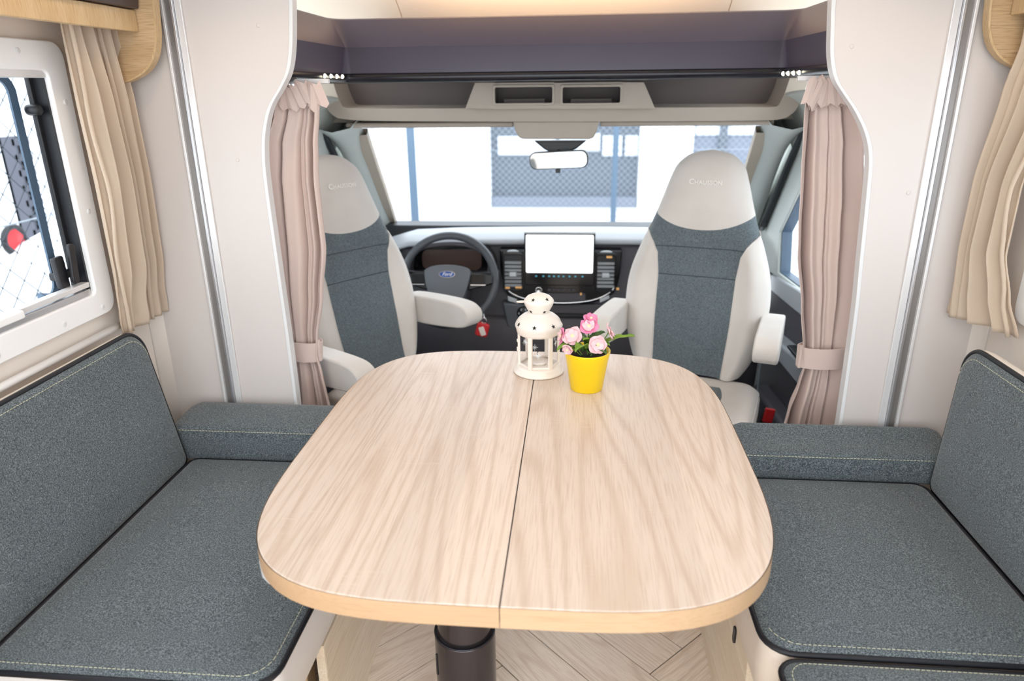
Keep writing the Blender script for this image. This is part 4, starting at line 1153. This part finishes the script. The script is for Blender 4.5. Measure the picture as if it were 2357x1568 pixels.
# centre vents
for xa, xb in ((-.298, -.222), (.094, .170)):
    v = mesh('air_vent', ring_prism(rrect(xa - .006, xb + .006, .598, .768, .012), rrect(xa, xb, .606, .755, .008), 'y', 2.908, 2.932), M_gloss, da, bevel=.003)
    mesh('vent_recess', box(xa, xb, 2.921, 2.927, .606, .755), M_black, v)
    for k in range(7):
        z = .622 + .0165 * k
        mesh('vent_slat', xf(box(xa + .003, xb - .003, -.006, .006, -.002, .002), Matrix.Translation((0, 2.916, z)) @ Matrix.Rotation(.5, 4, 'X')), M_silver, v)
    mesh('vent_tab', box((xa + xb) / 2 - .016, (xa + xb) / 2 + .016, 2.902, 2.914, .662, .682), M_silver, v, bevel=.003)
    g = lathe([(0, 0), (.020, 0), (.020, .004), (.014, .009), (0, .010)], 20)
    mesh('vent_knob', xf(g, Matrix.Translation(((xa + xb) / 2, 2.93, .765)) @ Matrix.Rotation(pi / 2, 4, 'X') @ Matrix.Scale(1.5, 4, (1, 0, 0)) @ Matrix.Scale(.45, 4, (0, 1, 0))), M_silver, v, smooth=True)
# climate and button row
g = lathe([(0, 0), (.016, 0), (.016, .012), (.012, .014), (.010, .011), (0, .011)], 22)
mesh('volume_knob', xf(g, Matrix.Translation((-.150, 2.922, .602)) @ Matrix.Rotation(pi / 2, 4, 'X')), M_chrome, da, smooth=True)
for k, x in enumerate((-.105, -.085, -.065, -.045, -.02, .0)):
    mesh('button', box(x - .007, x + .007, 2.918, 2.926, .598, .608), M_dash, da, bevel=.002)
for x, z, wdt in ((-.142, .634, .013), (.018, .632, .011), (-.235, .612, .016), (.03, .585, .004), (-.285, .608, .010), (.185, .61, .006), (.145, .748, .012)):
    mesh('lit_button', box(x - wdt, x + wdt, 2.917, 2.926, z - .005, z + .005), M_amber, da, bevel=.002)
mesh('climate_panel', prism(rrect(-.12, .05, .552, .588, .006), 'y', 2.918, 2.926), M_dash, da, bevel=.002)
g = lathe([(0, 0), (.030, 0), (.030, .006), (.024, .012), (0, .012)], 24)
mesh('light_switch', xf(g, Matrix.Translation((-.215, 2.915, .500)) @ Matrix.Rotation(pi / 2, 4, 'X')), M_black, da, smooth=True)
for k in range(6):
    a = 2 * pi * k / 6
    mesh('switch_mark', xf(box(-.002, .002, 2.899, 2.903, -.004, .004), Matrix.Translation((-.215 + .02 * cos(a), 0, .5 + .02 * sin(a)))), M_silver, da)
mesh('stack_button', prism([(-.285, .572), (-.245, .558), (-.24, .538), (-.283, .55)], 'y', 2.918, 2.93), M_silver, da, bevel=.002)
mesh('stack_button', prism([(.11, .565), (.15, .582), (.152, .567), (.112, .548)], 'y', 2.918, 2.93), M_silver, da, bevel=.002)
# instrument binnacle
bn = smooth2([(-.735, .66), (-.72, .735), (-.67, .785), (-.60, .805), (-.50, .812), (-.42, .800), (-.36, .765), (-.335, .72), (-.34, .66)], 4)
bni = [(-.535 + (x + .535) * .84, .72 + (z - .72) * .80) for x, z in bn]
mesh('binnacle_hood', ring_prism(bn, bni, 'y', 2.90, 3.0), M_dash, da, bevel=.006)
mesh('instrument_face', prism(bni, 'y', 2.965, 2.975), M_gloss, da)
mesh('cluster_lens', prism(rrect(-.66, -.40, .675, .765, .03), 'y', 2.958, 2.964), mat('brown_reflecting_lens', rgb(82, 66, 60), .15), da)
v = mesh('air_vent', ring_prism(rrect(-.845, -.748, .690, .752, .010), rrect(-.838, -.755, .697, .745, .008), 'y', 2.915, 2.95), M_silver, da, bevel=.003)
for k in range(4):
    mesh('vent_slat', box(-.836, -.757, 2.925, 2.935, .703 + .011 * k, .706 + .011 * k), M_black, v)
mesh('vent_recess', box(-.838, -.755, 2.94, 2.946, .697, .745), M_black, v)
# ------------------------------------------------------------------ steering wheel
wc = Vector((-.517, 2.80, .672)); tilt = math.radians(22)
sw = thing('steering_wheel', tuple(wc), 'grey leather steering wheel with blue oval badge on the left of the dashboard', 'steering wheel')
Rw = Matrix.Translation(wc) @ Matrix.Rotation(-tilt, 4, 'X')     # wheel plane: local x, z ; facing local -y
inv = Matrix.Translation(wc).inverted()
def wl(g): return xf(g, Rw)
rim = [(.192 * cos(2 * pi * k / 64), 0, .186 * sin(2 * pi * k / 64)) for k in range(64)]
mesh('rim', wl(tube(rim, .0165, 12, True)), M_wheel, sw, smooth=True)
hub = smooth2([(-.095, .035), (-.06, .052), (0, .058), (.06, .052), (.095, .035), (.09, -.01), (.07, -.075), (.05, -.085), (-.05, -.085), (-.07, -.075), (-.09, -.01), (-.095, .035)], 4)
hb = mesh('hub_pad', wl(prism(hub[:-1], 'y', -.045, .0)), M_hub, sw, bevel=.012, seg=4)
for s_ in (-1, 1):
    sp = [(s_ * .085, .030), (s_ * .185, .020), (s_ * .185, -.015), (s_ * .085, -.045)]
    if s_ < 0: sp = sp[::-1]
    k = mesh('spoke', wl(prism(sp, 'y', -.025, -.005)), M_black, sw, bevel=.006)
    mesh('switch_pad', wl(prism(rrect(min(s_ * .095, s_ * .155), max(s_ * .095, s_ * .155), -.018, .022, .010), 'y', -.036, -.024)), M_gloss, k, bevel=.003)
    mesh('switch_trim', wl(box(min(s_ * .095, s_ * .158), max(s_ * .095, s_ * .158), -.035, -.024, -.026, -.020)), M_chrome, k, bevel=.002)
    mesh('stalk', wl(tube([(s_ * .06, .05, .03), (s_ * .16, .045, .035), (s_ * .205, .04, .04)], [.008, .009, .012], 8)), M_black, sw, smooth=True)
mesh('lower_spoke', wl(prism([(-.05, -.08), (.05, -.08), (.035, -.185), (-.035, -.185)], 'y', -.02, -.004)), M_black, sw, bevel=.005)
mesh('column_shroud', wl(prism(rrect(-.07, .07, -.09, .06, .03), 'y', .03, .16)), M_dash, sw, bevel=.01)
def ell(a, b, n=32): return [(a * cos(2 * pi * k / n), b * sin(2 * pi * k / n)) for k in range(n)]
bdg = mesh('badge', wl(xf(prism(ell(.034, .0145), 'y', -.002, .001), Matrix.Translation((0, -.046, .018)))), M_chrome, sw)
mesh('badge_field', wl(xf(prism(ell(.031, .0122), 'y', -.0035, -.001), Matrix.Translation((0, -.046, .018)))), M_blue, sw)
text_mesh('badge_script', 'Ford', .020, M_emb, sw, Matrix.Rotation(-tilt, 4, 'X') @ Matrix.Translation((0, -.0505, .018)) @ Matrix.Rotation(pi / 2, 4, 'X'), .0004, .35)
# key with red fob hanging below the column
ky = thing('key_fob', (-.372, 2.72, .45), 'red key fob hanging beside the steering column', 'key')
mesh('fob', xf(prism(rrect(-.026, .026, -.035, .022, .012), 'y', -.012, .012), Matrix.Translation((-.370, 2.72, .492)) @ Matrix.Rotation(.25, 4, 'Y')), M_red, ky, bevel=.005)
mesh('tag', xf(prism(rrect(-.010, .012, -.022, .016, .004), 'y', -.016, -.010), Matrix.Translation((-.372, 2.72, .485)) @ Matrix.Rotation(-.3, 4, 'Y')), M_lant, ky, bevel=.002)
mesh('ring', tube([(-.364 + .010 * cos(2 * pi * k / 16), 2.72, .524 + .012 * sin(2 * pi * k / 16)) for k in range(16)], .0018, 6, True), M_chrome, ky, smooth=True)
mesh('key_blade', tube([(-.364, 2.72, .535), (-.375, 2.76, .56)], .004, 6), M_chrome, ky)

# ------------------------------------------------------------------ cab seats
HW = [(0, .185), (.05, .212), (.14, .240), (.24, .252), (.34, .244), (.44, .214), (.52, .182), (.60, .156), (.66, .138), (.715, .118), (.745, .092), (.764, .060), (.775, .0)]
HB = .775
HWD = [(max(v.x, 0), max(v.y, 0)) for v in smooth_line([(a, b, 0) for a, b in HW], 10)]
def hw(h):
    if h <= 0: return HWD[0][1]
    for (a, fa), (b, fb) in zip(HWD, HWD[1:]):
        if h <= b: return fa + (fb - fa) * (h - a) / max(b - a, 1e-9)
    return 0
def seat(lab, loc, rz, arm_tilt, rec, near_arm=(.175, 0)):
    r = thing('captain_chair', loc, lab, 'seat', rotz=rz, group='cab seats turned to the table')
    z0 = .455; th = math.radians(rec); y0 = .10
    def back_pt(u, h, d):
        """u lateral, h up the back, d forward"""
        return (u, y0 + h * sin(th) - d * cos(th), z0 + h * cos(th) + d * -sin(th) * -1 * .0 + d * sin(th) * 0)
    def front(u, h):
        H = max(hw(h), 1e-4); q = min(1, abs(u) / H)
        edge = (1 - q ** 5) ** .5 if q < 1 else 0
        low = max(0, min(1, (.52 - h) / .12)); low = low * low * (3 - 2 * low)
        bol = .034 * math.exp(-((q - .80) / .17) ** 2) * low
        hd = .018 * max(0, min(1, (h - .48) / .1)) * (1 - q ** 2)
        top = 1 if h < .68 else max(.0, (1 - ((h - .68) / .095) ** 2)) ** .5
        return (.058 + bol + hd - .012 * low * (1 - q ** 2)) * edge * top
    def bound(u): return .485 + .062 * min(1, (u / .19)) ** 2 if abs(u) < .19 else .547
    def bound(u): return .508 + .060 * min(1.0, abs(u) / .185) ** 2.2
    CW = [(0, .122), (.2, .132), (.34, .134), (.42, .142), (.46, .160), (.485, .185), (.51, 9)]
    def cw(h): return min(interp(CW, h), hw(h)) if h < .51 else hw(h)
    def centre(s, t):
        u = 0
        for _ in range(8):
            h = t * bound(u); u = (s - .5) * 2 * cw(h)
        h = t * bound(u)
        return back_pt(u, h, front(u, h))
    mesh('centre_panel', grid(28, 44, centre), M_fabcab, r, local=True, smooth=True)
    for sg in (-1, 1):
        def wing(s, t):
            h = t * .507
            a, b = cw(h), hw(h); u = sg * (a + (b - a) * s)
            return back_pt(u, h, front(u, h))
        mesh('side_wing', grid(14, 36, wing), M_suede, r, local=True, smooth=True)
        mesh('wing_seam', tube([back_pt(sg * cw(t), t, front(cw(t), t) + .0005) for t in [.507 * k / 30 for k in range(31)]], .0022, 5), M_suede, r, local=True, smooth=True)
    def head(s, t):
        q = (s - .5) * 2
        u = q * .18; b = bound(u)
        for _ in range(4):
            h = b + (HB - b) * t; u = q * hw(h); b = bound(u)
        h = b + (HB - b) * t; u = q * hw(h)
        return back_pt(u, h, front(u, h))
    mesh('headrest', grid(36, 34, head), M_suede, r, local=True, smooth=True)
    def rear(s, t):
        h = t * HB; H = hw(h); q = (s - .5) * 2
        top = 1 if h < .68 else max(0, 1 - ((h - .68) / .095) ** 2) ** .5
        return back_pt(q * H, h, -.075 * (1 - abs(q) ** 4) ** .5 * top)
    mesh('back_shell', grid(24, 36, rear), M_suede, r, local=True, smooth=True)
    for hh in (.445, .345):
        mesh('panel_seam', tube([back_pt(u * cw(hh), hh, front(u * cw(hh), hh) + .0006) for u in [-.97 + 1.94 * k / 20 for k in range(21)]],   .0013, 5), M_seamcab, r, local=True, smooth=True)
    # embroidery
    hm = .672
    Mx = Matrix.Translation(back_pt(0, hm, front(0, hm) + .0015)) @ Matrix.Rotation(-th, 4, 'X') @ Matrix.Rotation(pi / 2, 4, 'X')
    text_mesh('embroidery', 'Chausson', .0245, M_emb, r, Mx, .0009, 0, True, 1.06, .00045)
    # seat cushion
    cp = rrect(-.255, .255, -.46, .07, (.06, .06, .10, .10), 8)
    n = len(cp); V, F = [], []
    lay = [(1.0, .30), (1.02, .36), (1.02, .41), (.99, .435), (.94, .448), (.86, .452), (.72, .440), (.55, .434)]
    cyc = -.195
    for f, z in lay:
        for x, y in cp: V.append((x * f, cyc + (y - cyc) * f, z))
    for i in range(len(lay) - 1):
        for k in range(n):
            j = (k + 1) % n; F.append((i * n + k, i * n + j, (i + 1) * n + j, (i + 1) * n + k))
    F.append(tuple(range(n)))
    mesh('cushion_surround', (V, F), M_suede, r, local=True, smooth=True)
    V = [(x * .56, cyc + (y - cyc) * (.56 if y < 0 else .9), .4345) for x, y in cp]; V2 = [(x * .50, cyc + (y - cyc) * (.5 if y < 0 else .85), .441) for x, y in cp]
    mesh('cushion_panel', (V + V2, [(k, (k + 1) % n, n + (k + 1) % n, n + k) for k in range(n)] + [tuple(range(n, 2 * n))]), M_fabcab, r, local=True, smooth=True)
    mesh('cushion_seam', tube([(x * 1.0, cyc + (y - cyc) * 1.0, .428) for x, y in cp], .0025, 6, True), M_suede, r, local=True, smooth=True)
    mesh('seat_base', join(box(-.24, .24, -.36, .10, .12, .31), box(-.20, .20, -.28, .08, -.004, .12)), M_black, r, local=True, bevel=.02)
    # armrests
    for sg in (-1, 1):
        at = arm_tilt if not isinstance(arm_tilt, tuple) else arm_tilt[0 if sg < 0 else 1]
        prof_ = smooth2([(.05, -.045), (.06, .0), (.04, .045), (-.10, .052), (-.26, .046), (-.315, .028), (-.33, .0), (-.315, -.03), (-.26, -.046), (-.08, -.055), (.05, -.045)], 4)[:-1]
        g = prism(prof_, 'x', -.038, .038)
        ah, ext = near_arm if sg < 0 else (.175, 0)
        g = ([(v[0], v[1] - ext * max(0, min(1, -v[1] / .25)), v[2]) for v in g[0]], g[1])
        pivot = back_pt(sg * .268, ah, -.005)
        mesh('armrest', xf(g, Matrix.Translation(pivot) @ Matrix.Rotation(at, 4, 'X')), M_suede, r, local=True, bevel=.016, seg=4)
        mesh('armrest_pivot', xf(lathe([(0, -.04), (.028, -.04), (.028, .04), (0, .04)], 18), Matrix.Translation(back_pt(sg * .235, ah, -.005)) @ Matrix.Rotation(pi / 2, 4, 'Y')), M_black, r, local=True)
    return r
seat('suede and grey fabric cab seat facing the table on the passenger side', (.385, 2.32, 0), math.radians(-18), math.radians(-4), 13)
seat('suede and grey fabric cab seat turned sideways in front of the steering wheel', (-.658, 2.29, 0), math.radians(53), math.radians(-4), 13, (.115, .06))
# seat belt and buckle of the passenger seat
sb = thing('seat_belt', (.80, 2.3, .1), 'grey seat belt with red buckle beside the passenger seat', 'seat belt')
def strap(pts, wd, th_=.0012):
    P = smooth_line(pts, 6); V, F = [], []
    for p in P:
        V += [(p.x - wd * .3, p.y - wd * .8, p.z), (p.x + wd * .3, p.y + wd * .8, p.z)]
    for i in range(len(P) - 1): F.append((2 * i, 2 * i + 1, 2 * i + 3, 2 * i + 2))
    return V, F
mesh('webbing', strap([(.672, 2.42, .56), (.655, 2.36, .46), (.64, 2.30, .36), (.62, 2.22, .24)], .022), M_belt, sb, solid=.002)
bk = mesh('buckle', xf(box(-.016, .016, -.012, .012, -.034, .03), Matrix.Translation((.665, 2.25, .345)) @ Matrix.Rotation(.15, 4, 'Y')), M_black, sb, bevel=.004)
mesh('release_button', xf(box(-.017, .017, -.014, .0, -.018, .034), Matrix.Translation((.667, 2.247, .352)) @ Matrix.Rotation(.15, 4, 'Y')), M_red, sb, bevel=.004)
mesh('tongue', xf(box(-.004, .004, -.012, .012, -.035, .035), Matrix.Translation((.725, 2.12, .42)) @ Matrix.Rotation(.7, 4, 'Y')), M_chrome, sb, bevel=.002)

# ------------------------------------------------------------------ outside
GZ = -.60
mesh('ground', box(-40, 40, -30, 60, GZ - .1, GZ), M_ground, kind='structure', label='pale concrete yard outside the vehicle')
bd = thing('building', (0, 12.6, GZ), 'white building with grey gateways across the yard, seen through the windscreen', 'building')
YB = 12.6
wl_ = [(-12, -1.51, GZ, 6), (1.08, 1.97, GZ, 6), (3.6, 12, GZ, 6), (-1.51, 1.08, 1.6, 6), (1.97, 3.6, 1.6, 6), (1.97, 3.6, GZ, -.30)]
for a, b, c, d in wl_: mesh('wall', box(a, b, YB, YB + .3, c, d), M_bwall, bd)
mesh('gateway', box(-1.51, 1.08, YB + .2, YB + .25, GZ, 1.6), M_bdark, bd)
for a, b, c, d in ((-1.38, -.36, .30, .62), (-.30, .40, .36, .66), (.45, .78, .28, .62), (.84, 1.06, .28, .62)):
    mesh('door_panel', box(a, b, YB + .16, YB + .2, c, d), M_bpanel, bd)
mesh('threshold_step', box(-1.5, 1.07, YB + .05, YB + .2, GZ, GZ + .18), M_bdark2, bd)
mesh('gateway', box(1.97, 3.6, YB + .2, YB + .25, -.30, 1.6), M_bdark2, bd)
mesh('door_panel', box(2.02, 3.55, YB + .16, YB + .2, .62, 1.0), M_bpanel, bd)
mesh('gate_post', box(2.42, 2.55, YB + .12, YB + .2, -.3, 1.6), M_bdark, bd)
def fence(lab, p0, p1, z1, posts, cell, wr, loc, wm=None):
    r = thing('wire_fence', loc, lab, 'fence')
    d = Vector(p1) - Vector(p0); L = d.length; d.normalize()
    for t, rad in posts:
        p = Vector(p0) + d * t
        mesh('post', tube([(p.x, p.y, GZ), (p.x, p.y, (GZ + z1) / 2), (p.x, p.y, z1 + .05)], rad, 10), M_post, r, smooth=True)
    gs = []
    Hh = z1 - GZ
    nrm = Vector((-d.y, d.x, 0))
    k = -int(Hh / cell) - 1
    def wire(a, za, b, zb):
        pa = Vector(p0) + d * a; pb = Vector(p0) + d * b
        V = []
        e = Vector((0, 0, wr))
        side = d * wr
        for (p, z) in ((pa, za), (pb, zb)):
            V += [(p.x - side.x, p.y - side.y, z), (p.x + nrm.x * wr, p.y + nrm.y * wr, z), (p.x + side.x, p.y + side.y, z)]
        return V, [(0, 1, 4, 3), (1, 2, 5, 4), (2, 0, 3, 5)]
    while k * cell < L:
        a = k * cell
        for up in (1, -1):
            a0, a1 = a, a + Hh
            z0_, z1_ = (GZ, z1) if up > 0 else (z1, GZ)
            if a1 <= 0 or a0 >= L: continue
            t0 = max(0, -a0) / Hh; t1 = min(1, (L - a0) / Hh)
            gs.append(wire(a0 + t0 * Hh, z0_ + (z1_ - z0_) * t0, a0 + t1 * Hh, z0_ + (z1_ - z0_) * t1))
        k += 1
    mesh('wire_mesh', join(*gs), wm or M_wire, r, kind='stuff')
    for z in (GZ + .3, (GZ + z1) / 2 + .2):
        a, b = Vector(p0), Vector(p1)
        mesh('tension_wire', tube([(a.x, a.y, z), (b.x, b.y, z)], .004, 5), M_wire, r)
    return r
fence('chain link fence with blue grey posts in front of the windscreen', (-5, 7.0), (5, 7.0), 1.9, [(3.39, .042), (5.37, .028), (8.2, .035), (1.0, .035)], .062, .0030, (0, 7.0, GZ))
fence('chain link fence outside the driver side window', (-2.6, .5), (-2.6, 6.9), 1.9, [(.2, .03), (5.6, .03)], .135, .0040, (-2.6, 3, GZ), M_wired)
# things beyond the left fence
ck = thing('plastic_crate', (-4.0, 4.95, GZ), 'tall grey slotted plastic crate stack beyond the side fence', 'crate')
mesh('back_wall', box(-4.10, -4.08, 4.86, 4.99, GZ, 1.13), M_rack, ck)
for y in (4.86, 4.975): mesh('upright', box(-4.10, -3.98, y, y + .02, GZ, 1.13), M_rack, ck)
for k in range(16):
    z = GZ + .05 + .108 * k
    mesh('slat', box(-4.0, -3.97, 4.86, 4.995, z, z + .045), M_rack, ck)
wr_ = thing('wheelbarrow', (-3.4, 4.3, GZ), 'white tub with a red wheel beyond the side fence', 'wheelbarrow')
mesh('wheel', tube([(-3.6, 4.20 + .085 * cos(2 * pi * k / 28), .53 + .085 * sin(2 * pi * k / 28)) for k in range(28)], .02, 10, True), M_black, wr_, smooth=True)
mesh('wheel_disc', xf(lathe([(0, 0), (.075, 0), (.075, .03), (0, .04)], 24), Matrix.Translation((-3.62, 4.20, .53)) @ Matrix.Rotation(pi / 2, 4, 'Y')), M_red, wr_)
mesh('tub', prism([(4.1, .2), (4.5, .2), (4.58, .56), (4.22, .50), (4.0, .38)], 'x', -3.62, -3.2), M_bwall, wr_, bevel=.03)
mesh('leg', join(box(-3.5, -3.46, 4.15, 4.19, GZ, .22), box(-3.5, -3.46, 4.45, 4.49, GZ, .22)), M_post, wr_)
mesh('yard_wall', box(-9.2, -9.0, -2, 12, GZ, 4.0), M_bwall, label='plain white yard wall far beyond the driver side window', cat='wall')
mesh('yard_wall', box(8.0, 8.2, -2, 12, GZ, 4.0), M_bwall, label='plain white yard wall far beyond the passenger side', cat='wall')
